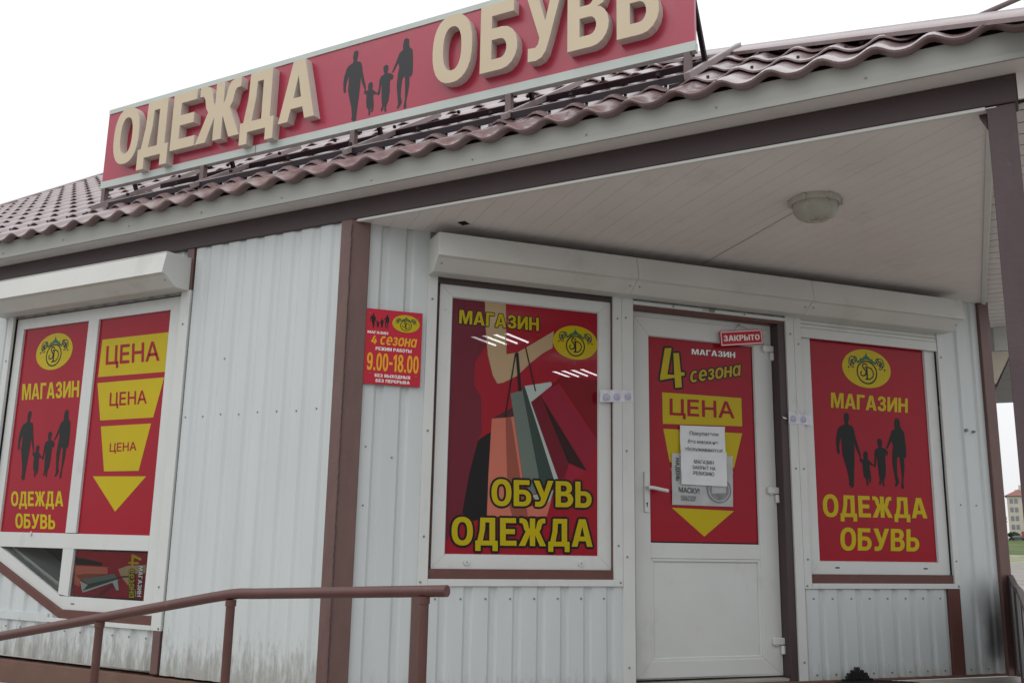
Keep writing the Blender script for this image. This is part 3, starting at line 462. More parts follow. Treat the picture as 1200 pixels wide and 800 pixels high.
T = {
 'e1_magazin': [(0.6245, 1.9857), (1.0992, 1.9854), (1.1002, 1.909), (0.6235, 1.9079)],
 'e1_obuv': [(0.834, 1.061), (1.4318, 1.0693), (1.4319, 0.9255), (0.8373, 0.9211)],
 'e1_odezhda': [(0.6148, 0.8534), (1.4384, 0.8621), (1.4385, 0.7116), (0.6194, 0.7099)],
 'e1_logo': [(1.1873, 1.8422), (1.47, 1.8635), (1.3228, 1.9612), (1.3359, 1.762)],
 'e2_magazin': [(3.1089, 1.698), (3.7223, 1.7004), (3.7143, 1.6049), (3.1029, 1.6007)],
 'e2_logo': [(3.2077, 1.8742), (3.596, 1.8669), (3.3912, 2.002), (3.4243, 1.748)],
 'e2_odezhda': [(3.0052, 1.0531), (3.8172, 1.0558), (3.8161, 0.9278), (3.0036, 0.9177)],
 'e2_obuv': [(3.1275, 0.8533), (3.7439, 0.856), (3.7318, 0.7181), (3.1188, 0.7175)],
 'e2_family': [(3.1283, 1.1006), (3.6808, 1.576)],
 'd_magazin': [(2.1341, 1.9073), (2.4448, 1.9123), (2.4435, 1.8757), (2.1333, 1.8729)],
 'd_sezona': [(2.1191, 1.7652), (2.482, 1.8358), (2.4833, 1.7687), (2.1202, 1.6958)],
 'd_rect': [(1.9255, 1.6231), (2.479, 1.6262), (2.479, 1.4514), (1.9268, 1.4346)],
 'd_cena': [(1.9745, 1.5901), (2.4246, 1.6002), (2.4256, 1.4956), (1.9727, 1.4888)],
 'd_trap': [(1.9297, 1.4054), (2.4774, 1.4074), (2.4114, 1.1941), (1.9688, 1.2102)],
 'd_trap3': [(1.9738, 1.1752), (2.4058, 1.1712), (2.3482, 0.9876), (2.0217, 0.9874)],
 'd_tri': [(1.9786, 0.9436), (2.4024, 0.9361), (2.1931, 0.7818)],
 'n_maskposter': [(1.9801, 1.2635), (2.4002, 1.2632), (2.3921, 0.9603), (1.9767, 0.961)],
 'n_maskutext': [(2.0221, 1.0667), (2.163, 1.0617), (2.1621, 1.0296), (2.0214, 1.0338)],
 'n_top': [(2.036, 1.4308), (2.3462, 1.4386), (2.3462, 1.2522), (2.0345, 1.2477)],
 'n_low': [(2.0339, 1.2758), (2.3494, 1.281), (2.3452, 1.0782), (2.0333, 1.0818)],
 'n_t1': [(2.1012, 1.399), (2.3001, 1.4019), (2.2994, 1.3791), (2.1006, 1.3765)],
 'n_t2': [(2.0884, 1.3502), (2.295, 1.3509), (2.2943, 1.3282), (2.0879, 1.3277)],
 'n_t3': [(2.0583, 1.3048), (2.3294, 1.3052), (2.3287, 1.2824), (2.0578, 1.2825)],
 'n_t4': [(2.1229, 1.2298), (2.2592, 1.2278), (2.2585, 1.2053), (2.1223, 1.2074)],
 'n_t5': [(2.1104, 1.1958), (2.27, 1.1936), (2.2693, 1.1711), (2.1099, 1.1735)],
 'n_t6': [(2.1166, 1.1627), (2.2595, 1.1595), (2.2589, 1.1371), (2.1161, 1.1405)],
 'closed': [(2.3093, 2.0241), (2.6163, 2.0668), (2.6265, 1.974), (2.3155, 1.9302)],
 'closed_txt': [(2.336, 1.9998), (2.5978, 2.0321), (2.5992, 1.9978), (2.3376, 1.9636)],
 'closed_str': [(2.4158, 2.0442), (2.4619, 2.083), (2.5097, 2.0613)],
 'seal1': [(1.4614, 1.5899), (1.6762, 1.6026), (1.6792, 1.5339), (1.4614, 1.5193)],
 'seal1_st': [(1.5045, 1.5485), (1.5697, 1.5563), (1.6409, 1.5629)],
 'seal2': [(2.7466, 1.5445), (2.9238, 1.5317), (2.9204, 1.4715), (2.7454, 1.4739)],
 'seal2_st': [(2.7774, 1.5027), (2.8507, 1.5032)],
 'f_logo': [(-2.6164, 1.8743), (-2.2534, 1.891), (-2.4357, 2.011), (-2.4265, 1.7684)],
 'f_magazin': [(-2.7201, 1.6926), (-2.152, 1.6803), (-2.1405, 1.5747), (-2.7059, 1.5851)],
 'f_odezhda': [(-2.699, 0.9905), (-2.1859, 0.9886), (-2.1718, 0.896), (-2.6831, 0.8995)],
 'f_obuv': [(-2.6284, 0.8524), (-2.2371, 0.844), (-2.2235, 0.756), (-2.6127, 0.7616)],
 'f_rect': [(-1.9774, 1.9291), (-1.3807, 1.9252), (-1.3854, 1.6837), (-1.9796, 1.6908)],
 'f_cena1': [(-1.9309, 1.8841), (-1.4599, 1.8782), (-1.4436, 1.7552), (-1.9221, 1.7639)],
 'f_trap': [(-1.9795, 1.653), (-1.3901, 1.6505), (-1.452, 1.4136), (-1.9166, 1.4163)],
 'f_cena2': [(-1.8537, 1.5852), (-1.5295, 1.5819), (-1.5182, 1.4999), (-1.8466, 1.5014)],
 'f_trap3': [(-1.9049, 1.3789), (-1.4653, 1.3786), (-1.5318, 1.1016), (-1.8341, 1.104)],
 'f_cena3': [(-1.8056, 1.2725), (-1.5753, 1.2749), (-1.5678, 1.2219), (-1.8026, 1.2203)],
 'f_tri': [(-1.9293, 1.0756), (-1.4639, 1.068), (-1.6996, 0.8645)],
 'f_small_poster': [(-2.0238, 0.6339), (-1.4086, 0.6315), (-1.3987, 0.3735), (-2.0106, 0.3721)],
 's_sezona': [(-1.4923, 0.5385), (-1.4717, 0.3798), (-1.5154, 0.378), (-1.537, 0.5372)],
 's_magazin': [(-1.4223, 0.5581), (-1.4166, 0.3868), (-1.4497, 0.3878), (-1.4562, 0.5586)],
 'sign_letters': [('О', (-2.2131, -1.9644, 3.1738, 3.5468)), ('Д', (-1.9588, -1.6765, 3.0929, 3.5476)), ('Е', (-1.6548, -1.4362, 3.1737, 3.5493)), ('Ж', (-1.4257, -1.0506, 3.1781, 3.5622)), ('Д', (-1.0436, -0.77, 3.0893, 3.561)), ('А', (-0.732, -0.4525, 3.1685, 3.5595)), ('О', (0.3745, 0.6297, 3.1613, 3.5638)), ('Б', (0.6813, 0.909, 3.1702, 3.5555)), ('У', (0.9556, 1.1739, 3.1737, 3.5851)), ('В', (1.1994, 1.4274, 3.1822, 3.5659)), ('Ь', (1.4698, 1.6927, 3.1796, 3.5243))],
}
# =================================================================== SETTING
G = -0.87
g = MB()                                       # terrain: flat yard, then a gentle rise far behind the shop
xs = [-900, -300, -120, -60, -20, -4, 4, 10, 30, 80, 300, 900]; ys = [-300, -60, -20, -5, 20, 60, 100, 145, 190, 240, 330, 600, 1500]
def gz(y): return G + (0 if y < 140 else min((y - 140) / 190.0, 1.0) ** 1.2 * 5.2)
for i in range(len(xs) - 1):
    for j in range(len(ys) - 1):
        a, b, c, d = xs[i], xs[i + 1], ys[j], ys[j + 1]
        m = 'dirt_ground' if d <= 145 else ('meadow_dry' if d <= 190 else 'meadow')
        g.face([(a, c, gz(c)), (b, c, gz(c)), (b, d, gz(d)), (a, d, gz(d))], m)
struct('ground', g)
pz = -0.05                                     # porch slab in front of the angled wall, ramp along the front wall
g = MB(); F3 = lambda a, b, d: Vector((a, b, d))
g.prism(F3, [(0.02, -1.25), (3.35, -1.25), (3.35, 3.5), (2.95, 3.36), (0.02, 0.0)], -1.2, pz, 'concrete')
struct('porch', g, bevel=.01)
g = MB()
g.mesh([(0.0, -1.25, pz - .004), (0.0, -.035, pz - .004), (-4.8, -.035, G + .02), (-4.8, -1.25, G + .02), (0.0, -1.25, G - .3), (0.0, -.035, G - .3), (-4.8, -.035, G - .3), (-4.8, -1.25, G - .3)],
       [(0, 1, 2, 3), (7, 6, 5, 4), (0, 3, 7, 4), (1, 5, 6, 2), (2, 6, 7, 3), (0, 4, 5, 1)], 'concrete')
struct('ramp', g)
# =================================================================== SHOP BUILDING
shop = thing('shop_building', 'low white corrugated metal clothes shop with brown posts, tiled metal roof and angled entrance', 'shop', (0, 0, G))
def rib_sheet(mb, F, u0, u1, z0, z1, m, peak=-.012, depth=.013, per=.1375, flat=.084, groove=.024, ph=0.0, top=None, zb=None):
    """trapezoid-profiled sheet between two uprights; top/zb may be functions of u"""
    k0 = math.floor((u0 - ph) / per) - 1; pr = [] ; sl = (per - flat - groove) / 2
    k = k0
    while ph + k * per < u1 + per:
        b = ph + k * per
        pr += [(b, peak), (b + flat, peak), (b + flat + sl, peak - depth), (b + flat + sl + groove, peak - depth)]
        k += 1
    P = []
    for i in range(len(pr) - 1):
        (a, da), (b, db) = pr[i], pr[i + 1]
        if b <= u0 or a >= u1: continue
        f = lambda t: da + (db - da) * (t - a) / (b - a)
        A, B = max(a, u0), min(b, u1)
        if not P: P.append((A, f(A)))
        P.append((B, f(B)))
    tp = top or (lambda u: z1); bt = zb or (lambda u: z0)
    n = len(P); V_ = [F(u, bt(u), d) for u, d in P] + [F(u, tp(u), d) for u, d in P]
    mb.mesh(V_, [(i, i + 1, n + i + 1, n + i) for i in range(n - 1)], m)
def screws(mb, F, pts, d, r=.0055):
    for u, z in pts: mb.disc(F, u, z, d, r, .004, 'screw', 8)
# front wall -----------------------------------------------------------------
w = MB()
rib_sheet(w, FF, -1.177, -.060, -.015, 2.425, 'sheet_front', peak=-.014, depth=.009, flat=.070, groove=.030, ph=-1.19)
rib_sheet(w, FF, -2.90, -1.20, .0, .235, 'sheet_front', peak=-.016, ph=-2.9)
dl = lambda x: .604 - .04 - (x + 2.83) * .406
rib_sheet(w, FF, -2.90, -2.05, .215, .5, 'sheet_front', peak=-.016, ph=-2.9, top=lambda x: max(.216, dl(x) + .01))
w.box(FF, -2.835, -2.151, .212, .262, -.03, -.004, 'sheet_front'); w.box(FF, -1.1865, -1.177, -.01, 2.41, -.06, -.03, 'gap_dark')
rib_sheet(w, FF, -7.0, -2.885, -.015, 2.425, 'sheet_front', peak=-.014, ph=-7)
rib_sheet(w, FF, -2.90, -1.19, 2.14, 2.425, 'sheet_front', peak=-.030, ph=-2.9)
screws(w, FF, [(-1.15 + .1375 * k, 1.40 + random.uniform(-.006, .006)) for k in range(8)] + [(-.88, 1.72)], -.014, .0045)
screws(w, FF, [(-2.82 + .1375 * k, .17) for k in range(12)], -.016, .005)
obj('front_wall', w, shop)
p = MB(); p.prism(FF, [(-7.0, -.015), (0, -.03), (0, -.16), (-7.0, -.145)], -.12, .0, 'plinth_brown')
p.prism(FF, [(-7.0, -.146), (0, -.161), (0, -.9), (-7.0, -.9)], -.12, .03, 'concrete')
p.box(FE, .0, 4.42, -.049, -.034, -.12, .0, 'plinth_brown')
obj('plinth', p, shop, bevel=.003)
# entrance wall --------------------------------------------------------------
w = MB()
rib_sheet(w, FE, .088, .44, -.036, 2.42, 'sheet_entry', ph=.075)
rib_sheet(w, FE, .478, 1.612, -.036, .51, 'sheet_entry', ph=.46)
rib_sheet(w, FE, 2.80, 3.907, -.036, .50, 'sheet_entry', ph=2.83)
rib_sheet(w, FE, 4.004, 4.34, -.036, 2.42, 'sheet_entry', ph=4.01)
rib_sheet(w, FE, .43, 4.02, 2.14, 2.42, 'sheet_entry', peak=-.03, ph=.075)
screws(w, FE, [(.53 + .1375 * k, .435) for k in range(8)] + [(2.88 + .1375 * k, .43) for k in range(8)] + [(2.88 + .1375 * k, -.005) for k in range(8)] + [(4.05, -.005), (4.19, -.005)], -.012, .0055)
w.disc(FE, 4.16, 1.512, -.012, .011, .016, 'screw', 8); w.disc(FE, 4.22, 1.505, -.012, .008, .02, 'screw', 8)
screws(w, FE, [(.13, .9), (.13, 1.2), (.27, 1.15), (4.20, 1.02), (4.07, 1.02)], -.012, .005)
obj('entrance_wall', w, shop)
# other outer walls (seen only from the side) ---------------------------------
SD = Vector((-.085, 1, 0)).normalized(); SN = Vector((SD.y, -SD.x, 0))
w = MB(); FS = lambda a, z, d: Vector((2.895, 3.37, z)) + SD * a + SN * d
rib_sheet(w, FS, 0, 5.55, -.03, 2.42, 'sheet_front')
obj('side_wall', w, shop)
w = MB(); FB = lambda x, z, d: Vector((x, 8.9 + d, z)); FL = lambda y, z, d: Vector((-7.0 - d, y, z))
rib_sheet(w, FB, -7.0, 2.40, -.03, 2.6, 'sheet_front'); rib_sheet(w, FL, 0, 8.9, -.03, 2.6, 'sheet_front')
w.poly(lambda a, b, d: Vector((-7.0, a, b)), [(0, 2.55), (8.9, 2.55), (4.5, 5.7)], 0, 'fascia_grey')
obj('rear_wall', w, shop)
w = MB(); w.face([(-6.9, .15, .0), (.1, .15, .0), (2.8, 3.4, 0), (2.8, 8.8, 0), (-6.9, 8.8, 0)], 'interior')
w.face([(-6.98, .05, 2.46), (3.3, .05, 2.46), (3.3, 8.85, 2.46), (-6.98, 8.85, 2.46)], 'interior')
w.wbox((-6.9, 2.6, 0), (-1.0, 2.66, 2.45), 'interior')
obj('interior', w, shop)
# posts and beam ---------------------------------------------------------------
def strip(mb, ptsxy, z0, z1, m):
    n = len(ptsxy); V_ = [(x, y, z0) for x, y in ptsxy] + [(x, y, z1) for x, y in ptsxy]
    mb.mesh(V_, [(i, (i + 1) % n, n + (i + 1) % n, n + i) for i in range(n)] + [tuple(range(n))[::-1], tuple(range(n, 2 * n))], m)
a = FF(-.070, 0, .012); b = FF(0.004, 0, .012); c = FE(.006, 0, .012); d = FE(.096, 0, .012)
g = MB(); strip(g, [(a.x, a.y), (b.x - .005, b.y), (d.x, d.y), FE(.096, 0, -.05)[:2], FF(-.070, 0, -.05)[:2]], -.05, 2.412, 'brown_paint')
op = obj('corner_post', g, shop, bevel=.005)
g = MB(); rw = random.Random(3); bx_, by_ = b.x + .0015, b.y - .001
g.tube([(bx_ + rw.uniform(-.003, .003), by_ + rw.uniform(-.0015, .0015), -.04 + k * .02) for k in range(122)], .0032, 'brown_dark', 6)
obj('weld_seam', g, op)
g = MB(); g.box(FE, 4.335, 4.425, -.05, 2.412, -.06, .014, 'brown_paint'); obj('end_post', g, shop, bevel=.004)
for F_, u0_, u1_, z0_, z1_, d_, m_ in ((FE, .405, .478, -.036, .498, -.005, 'brown_paint'), (FE, 3.908, 4.003, -.036, .488, -.005, 'brown_sill'), (FF, -1.245, -1.188, -.012, 2.412, -.004, 'brown_paint')):
    g = MB(); g.box(F_, u0_, u1_, z0_, z1_, -.06, d_, m_); obj('wall_stud', g, shop, bevel=.003)
g = MB(); strip(g, [(3.066, .002), (3.166, .002), (3.166, .102), (3.066, .102)], G - .2, 2.409, 'post_paint')
g.prism(lambda x, z, d: Vector((x, .05 + d, z)), [(3.066, 2.409), (3.066, 2.33), (3.04, 2.385), (3.035, 2.409)], -.004, .004, 'post_paint')
obj('canopy_post', g, shop, bevel=.012, seg=3)
g = MB(); g.box(FF, -7.0, 3.176, 2.412, 2.528, -.11, .0, 'brown_dark'); obj('eave_beam', g, shop, bevel=.006)
# eaves: soffit and fascia -------------------------------------------------------
g = MB(); g.face([(-7.1, -.128, 2.530), (3.30, -.128, 2.530), (3.30, .02, 2.530), (-7.1, .02, 2.530)][::-1], 'soffit'); obj('front_soffit', g, shop)
g = MB()
g.prism(lambda y, z, d: Vector((d, y, z)), [(-.130, 2.526), (-.130, 2.640), (-.118, 2.640), (-.118, 2.526)], -7.1, 3.345, 'fascia_grey')
g.prism(lambda y, z, d: Vector((d, y, z)), [(-.138, 2.522), (-.138, 2.545), (-.1305, 2.549), (-.1305, 2.522)], -7.1, 3.353, 'fascia_grey')
g.wbox((3.333, -.118, 2.44), (3.345, 8.9, 2.64), 'fascia_grey')
screws(g, FF, [(-6.5 + .61 * k, 2.562 + .01 * math.sin(k)) for k in range(17)], .131, .004)
obj('fascia', g, shop)
g = MB(); g.wbox((-7.1, -.110, 2.532), (3.30, -.06, 2.662), 'gap_dark'); g.wbox((-7.1, .28, 2.465), (3.0, .30, 2.90), 'gap_dark'); obj('eave_blocker', g, shop)  # dark filler and attic blocker, added so no sky shows under the tiles
# ceilings of plastic boards ------------------------------------------------------
def clip(poly, n, c):
    r = []
    for i in range(len(poly)):
        p, q = poly[i], poly[(i + 1) % len(poly)]; a = p[0] * n[0] + p[1] * n[1] - c; b = q[0] * n[0] + q[1] * n[1] - c
        if a >= 0: r.append(p)
        if (a >= 0) != (b >= 0): t = a / (a - b); r.append((p[0] + (q[0] - p[0]) * t, p[1] + (q[1] - p[1]) * t))
    return r
def boards(mb, poly, n, z, wid, gap, m):
    vals = [p[0] * n[0] + p[1] * n[1] for p in poly]; k = math.floor(min(vals) / wid)
    while k * wid < max(vals):
        q = clip(clip(poly, n, k * wid + gap / 2), (-n[0], -n[1]), -((k + 1) * wid - gap / 2))
        if len(q) > 2:
            ar = sum(q[i][0] * q[(i + 1) % len(q)][1] - q[(i + 1) % len(q)][0] * q[i][1] for i in range(len(q)))
            if abs(ar) > 1e-4: mb.prism(F3, q, z + random.uniform(0, .0004), z + .0035, m)
        k += 1
tri = [(.02, -.0), (3.10, -.0), (3.085, .35), (2.905, 3.36), (2.88, 3.33), (.0, .02)]
g = MB(); boards(g, tri, (E_DIR.x, E_DIR.y), 2.4020, .100, .0016, 'soffit')
g.face([(p_[0], p_[1], 2.4046) for p_ in tri][::-1], 'soffit')
v = MB(); v.box(lambda a, b, d: Vector((a, b, 2.4015 - d)), .503, .548, .255, .305, 0, .003, 'gap_dark')
cl = obj('canopy_ceiling', g, shop)
obj('vent', v, cl)
g = MB()
g.prism(lambda y, z, d: Vector((d, y, z)), [(-.003, 2.396), (-.003, 2.4105), (.016, 2.4105), (.016, 2.396)], .03, 3.062, 'shutter_white')
g.bar((3.075, .11, 2.398), (2.893, 3.32, 2.398), .03, .010, 'shutter_white'); obj('ceiling_trim', g, shop, bevel=.003)
sid = [(3.098, .10), (3.333, -.0), (3.333, 4.25), (2.90, 4.25), (2.91, 3.34)]
g = MB(); boards(g, sid, (0, 1), 2.425, .125, .012, 'soffit'); g.face([(x, y, 2.436) for x, y in sid][::-1], 'fascia_grey')
g.wbox((2.915, 4.25, 2.24), (3.333, 4.28, 2.435), 'shutter_white')
g.wbox((3.177, -.001, 2.42), (3.332, .012, 2.531), 'soffit'); obj('side_soffit', g, shop)
# roof -----------------------------------------------------------------------------
YE, ZE, SL, XL, XR, YR, HK = -.185, 2.612, .66, -7.5, 3.345, 4.5, 1.21
def wave(x):
    t = (x / .207) % 1.0
    return .036 * (0.5 + 0.5 * math.cos(2 * math.pi * t)) ** 1.4
def tiles(mb, axis):
    cl_ = .292; nrow = int((YR - YE) / cl_) + 1; n = 10; dx = .207 / n
    if axis == 'front': x0, x1 = XL, XR
    else: x0, x1 = YE, 9.0
    nx = int((x1 - x0) / dx) + 1; rows = []
    for r in range(nrow):
        for dy, hh in ((.022, .002), (-.010, .014), (-.012, .023), (.0, .025), (.03, .023), (.15, .010), (cl_, .0)):
            y = r * cl_ + dy
            if r == 0 and dy < .04: y = max(dy, 0) if dy > 0 and hh > .01 else 0; hh = .020 if y == 0 else hh
            rows.append((min(y, YR - YE), hh))
    first = True; V_ = []
    for (y, hh) in rows:
        for i in range(nx + 1):
            x = x0 + i * dx
            if axis == 'front':
                xx = min(x, XR - HK * y - .05); jag = .010 * math.cos(2 * math.pi * x / .207)
                V_.append((xx, YE + y, ZE + SL * y + hh + wave(xx)))
            else:
                xx = max(x, YE + y + .05); V_.append((XR - HK * y, xx, ZE + SL * y + hh + wave(xx)))
    W_ = nx + 1; F_ = []
    for r in range(len(rows) - 1):
        for i in range(nx):
            q = (r * W_ + i, r * W_ + i + 1, (r + 1) * W_ + i + 1, (r + 1) * W_ + i)
            F_.append(q if axis == 'front' else q[::-1] if False else q)
    mb.mesh(V_, F_, 'roof_tile')
    if axis == 'front':                        # rolled lip under the eave edge
        lip = [(V_[W_ + i][0], V_[W_ + i][1], V_[W_ + i][2]) for i in range(W_)]
        L2 = [(x, y - .004, z - .004) for x, y, z in lip]; L3 = [(x, y + .002, z - .011) for x, y, z in lip]; L4 = [(x, y + .05, z - .010) for x, y, z in lip]
        mb.mesh(lip + L2 + L3 + L4, [(k * W_ + i, k * W_ + i + 1, (k + 1) * W_ + i + 1, (k + 1) * W_ + i) for k in range(3) for i in range(W_ - 1)], 'roof_tile')
g = MB(); tiles(g, 'front'); tiles(g, 'side')
zr = ZE + SL * (YR - YE)
g.face([(XL, 9.2, ZE), (XL, YR, zr), (XR - HK * (YR - YE), YR, zr), (XR - HK * (YR - YE), 9.2, ZE)], 'roof_tile')
for k in range(58):                            # fixing screws on the first courses
    x = XL + .1 + k * .207
    for yy, off in ((.05, .09), (.34, .0)):
        xx = x + off
        if xx < XR - HK * yy - .1: g.wbox((xx, YE + yy, ZE + SL * yy + wave(xx) + .015), (xx + .012, YE + yy + .012, ZE + SL * yy + wave(xx) + .030), 'steel_dark')
roof = obj('roof', g, shop, smooth=40)
def cap_strip(P, Q, offs, m):
    mb = MB(); P = Vector(P); Q = Vector(Q); n = len(offs)
    V_ = [P + Vector(o) for o in offs] + [Q + Vector(o) for o in offs]
    mb.mesh(V_, [(i, i + 1, n + i + 1, n + i) for i in range(n - 1)], m); return mb
offs = [(-.118, -.118, -.034), (-.121, -.121, -.016), (-.114, -.114, -.004), (-.035, -.035, .044), (-.02, -.02, .060), (0, 0, .067), (.02, .02, .060), (.035, .035, .044), (.114, .114, -.004), (.118, .118, -.03)]
o = obj('hip_cap', cap_strip((XR + HK * .05, YE - .05, ZE - SL * .05), (XR - HK * (YR - YE), YR, zr), offs, 'roof_tile'), roof, smooth=50)
g = cap_strip((XL, YE, ZE), (XL, YR, zr), [(-.03, 0, -.06), (-.03, 0, .055), (.0, 0, .065), (.10, 0, .060), (.11, 0, .04)], 'roof_tile'); obj('verge_cap', g, roof, smooth=40)
g = cap_strip((XL, YR, zr), (XR - HK * (YR - YE), YR, zr), [(0, -.16, -.05), (0, -.08, .03), (0, 0, .08), (0, .08, .03), (0, .16, -.05)], 'roof_tile'); obj('ridge_cap', g, roof, smooth=40)
def outset(pts, w):
    n = len(pts); A = sum(pts[i][0] * pts[(i + 1) % n][1] - pts[(i + 1) % n][0] * pts[i][1] for i in range(n)); sg = 1 if A > 0 else -1; r = []
    for i in range(n):
        p0, p1, p2 = pts[i - 1], pts[i], pts[(i + 1) % n]
        n1 = Vector((p1[1] - p0[1], -(p1[0] - p0[0]))).normalized() * sg; n2 = Vector((p2[1] - p1[1], -(p2[0] - p1[0]))).normalized() * sg
        b = n1 + n2; b = b / max(b.dot(n1), .35) if b.length > 1e-6 else n1; r.append((p1[0] + b.x * w, p1[1] + b.y * w))
    return r
def inset_loop(pts, w): return outset(pts, -w)
# =================================================================== WINDOW PARTS
def mitred(mb, F, o, i, dback, dface, dglass, m, gap=.0003):
    """four mitred profile bars between an outer and an inner rectangle (u0,u1,z0,z1)"""
    O_ = [(o[0], o[2]), (o[1], o[2]), (o[1], o[3]), (o[0], o[3])]; I_ = [(i[0], i[2]), (i[1], i[2]), (i[1], i[3]), (i[0], i[3])]
    I2 = [(i[0] + .006, i[2] + .006), (i[1] - .006, i[2] + .006), (i[1] - .006, i[3] - .006), (i[0] + .006, i[3] - .006)]
    for k in range(4):
        n = (k + 1) % 4; a, b, c, d, e, f = O_[k], O_[n], I_[n], I_[k], I2[n], I2[k]
        ux, uz = b[0] - a[0], b[1] - a[1]; l = math.hypot(ux, uz); ux, uz = ux / l * gap, uz / l * gap
        s = lambda p, sg: (p[0] + ux * sg, p[1] + uz * sg)
        A, B, C, D, E_, G_ = s(a, 1), s(b, -1), s(c, -1), s(d, 1), s(e, -1), s(f, 1)
        V_ = [F(*A, dback), F(*B, dback), F(*A, dface), F(*B, dface), F(*C, dface), F(*D, dface), F(*E_, dglass), F(*G_, dglass)]
        mb.mesh(V_, [(0, 1, 3, 2), (2, 3, 4, 5), (5, 4, 6, 7), (0, 2, 5, 7), (1, 6, 4, 3)], m)
    g1 = MB
def shutter(F, u0, u1, name='roller_shutter'):
    mb = MB(); prof = [(-.015, 2.352), (.178, 2.344), (.182, 2.338), (.207, 2.212), (.180, 2.206), (.102, 2.152), (.096, 2.149), (.0, 2.152), (-.015, 2.152)]
    n = len(prof); V_ = [F(u0, z, d) for d, z in prof] + [F(u1, z, d) for d, z in prof]
    mb.mesh(V_, [(i, (i + 1) % n, n + (i + 1) % n, n + i) for i in range(n)] + [tuple(range(n))[::-1], tuple(range(n, 2 * n))], 'shutter_white')
    mb.box(F, u0 + .002, u1 - .002, 2.3395, 2.3445, .176, .1845, 'shutter_white')
    screws(mb, F, [(u0 + .03, 2.18), (u1 - .03, 2.18)], .152, .005)
    return obj(name, mb, shop, bevel=.0025)
def rail(name, parts, F, par, scr=()):
    mb = MB()
    for (u0, u1, z0, z1, d) in parts: mb.box(F, u0, u1, z0, z1, -.02, d, 'guide_white')
    screws(mb, F, scr, .0, .0065)
    return obj(name, mb, par, bevel=.002)
# ---- display window left of the door
sh = shutter(FE, .428, 1.613)
rail('guide_rail', [(.430, .484, .500, 2.155, .0), (1.551, 1.606, .500, 2.155, .0), (.4845, 1.5505, .500, .536, .001)], FE, sh,
     [(.455, 2.02), (.455, 1.3), (.455, .75), (1.578, 2.02), (1.578, .72), (.445, .52), (1.59, .52)])
win = MB(); mitred(win, FE, (.506, 1.548, .586, 2.120), (.578, 1.474, .657, 2.054), -.09, -.030, -.043, 'pvc')
for u, z in ((.70, .622), (1.36, .622)): win.disc(FE, u, z, -.030, .017, .008, 'pvc', 12); win.disc(FE, u, z, -.022, .006, .003, 'zinc', 8)
for u, z in ((.54, 1.98), (1.512, 1.98)): win.disc(FE, u, z, -.030, .008, .004, 'pvc', 10)
wd = obj('display_window', win, shop, bevel=.0015)
sl = MB(); sl.box(FE, .4845, 1.5505, .537, .5855, -.09, -.012, 'brown_sill'); sl.box(FE, .4845, 1.5505, 2.1205, 2.166, -.09, -.020, 'brown_dark')
sl.box(FE, .4845, .5055, .587, 2.1205, -.09, -.045, 'brown_sill'); sl.box(FE, 1.5485, 1.5505, .587, 2.1205, -.09, -.015, 'brown_sill')
obj('reveal', sl, wd)
po = MB(); pd = -.045; PX = 'perf_'
arm = [q for m, q in ART['window_art'] if m == 'tan'][0]; ac = (sum(a for a, b in arm) / len(arm), sum(b for a, b in arm) / len(arm))
po.poly_holed(FE, [rectq(.575, 1.477, .654, 2.057), inset_loop(arm, .006)], pd, PX + 'red')     # the printed arm is a piece of its own, not laid over the red
for k, (m, pts) in enumerate(ART['window_art']): po.poly(FE, pts, pd + .0005 + .00012 * k, PX + m)
dtx = pd + .004
emblem(po, FE, *T['e1_logo'], d=dtx - .0006, px=PX)
text(po, FE, 'МАГАЗИН', T['e1_magazin'], dtx, PX + 'yellow', 0, .06, PX + 'black')
text(po, FE, 'ОБУВЬ', T['e1_obuv'], dtx, PX + 'yellow', 0, .082, PX + 'black')
text(po, FE, 'ОДЕЖДА', T['e1_odezhda'], dtx, PX + 'yellow', 0, .082, PX + 'black')
obj('poster', po, wd)
# ---- display window right of the door, shutter a little lowered
sh = shutter(FE, 2.823, 4.012)
rail('guide_rail', [(2.813, 2.866, .4885, 2.155, .0), (3.962, 4.008, .4885, 2.155, .0), (2.8665, 3.9615, .4885, .520, .001)], FE, sh,
     [(2.842, 1.98), (2.842, 1.2), (2.842, .66), (3.985, 1.99), (3.985, .66), (2.83, .505), (3.99, .505)])
cu = MB()
for k in range(3): cu.prism(FE, [(2.8665, 2.093 + k * .026), (3.9615, 2.093 + k * .026), (3.9615, 2.117 + k * .026), (2.8665, 2.117 + k * .026)], -.022, -.008, 'shutter_white')
cu.box(FE, 2.868, 3.960, 2.030, 2.0915, -.024, -.004, 'guide_white')
obj('curtain', cu, sh, bevel=.003)
win = MB(); mitred(win, FE, (2.888, 3.958, .573, 2.115), (2.952, 3.874, .646, 2.050), -.09, -.030, -.043, 'pvc')
for u in (3.08, 3.76): win.box(FE, u - .016, u + .016, .608, .616, -.030, -.0285, 'gap_dark')
wd = obj('display_window', win, shop, bevel=.0015)
sl = MB(); sl.box(FE, 2.8665, 3.9615, .5205, .5725, -.09, -.012, 'brown_sill'); sl.box(FE, 3.9585, 3.9615, .5735, 2.12, -.09, -.028, 'gap_dark'); sl.box(FE, 2.8665, 2.8875, .5735, 2.12, -.09, -.031, 'pvc')
obj('reveal', sl, wd)
po = MB(); PX = 'film_'
po.poly(FE, rectq(2.948, 3.878, .642, 2.054), pd, PX + 'red'); dtx = pd + .0012
emblem(po, FE, *T['e2_logo'], d=dtx)
text(po, FE, 'МАГАЗИН', T['e2_magazin'], dtx, PX + 'yellow')
text(po, FE, 'ОДЕЖДА', T['e2_odezhda'], dtx, PX + 'yellow')
text(po, FE, 'ОБУВЬ', T['e2_obuv'], dtx, PX + 'yellow')
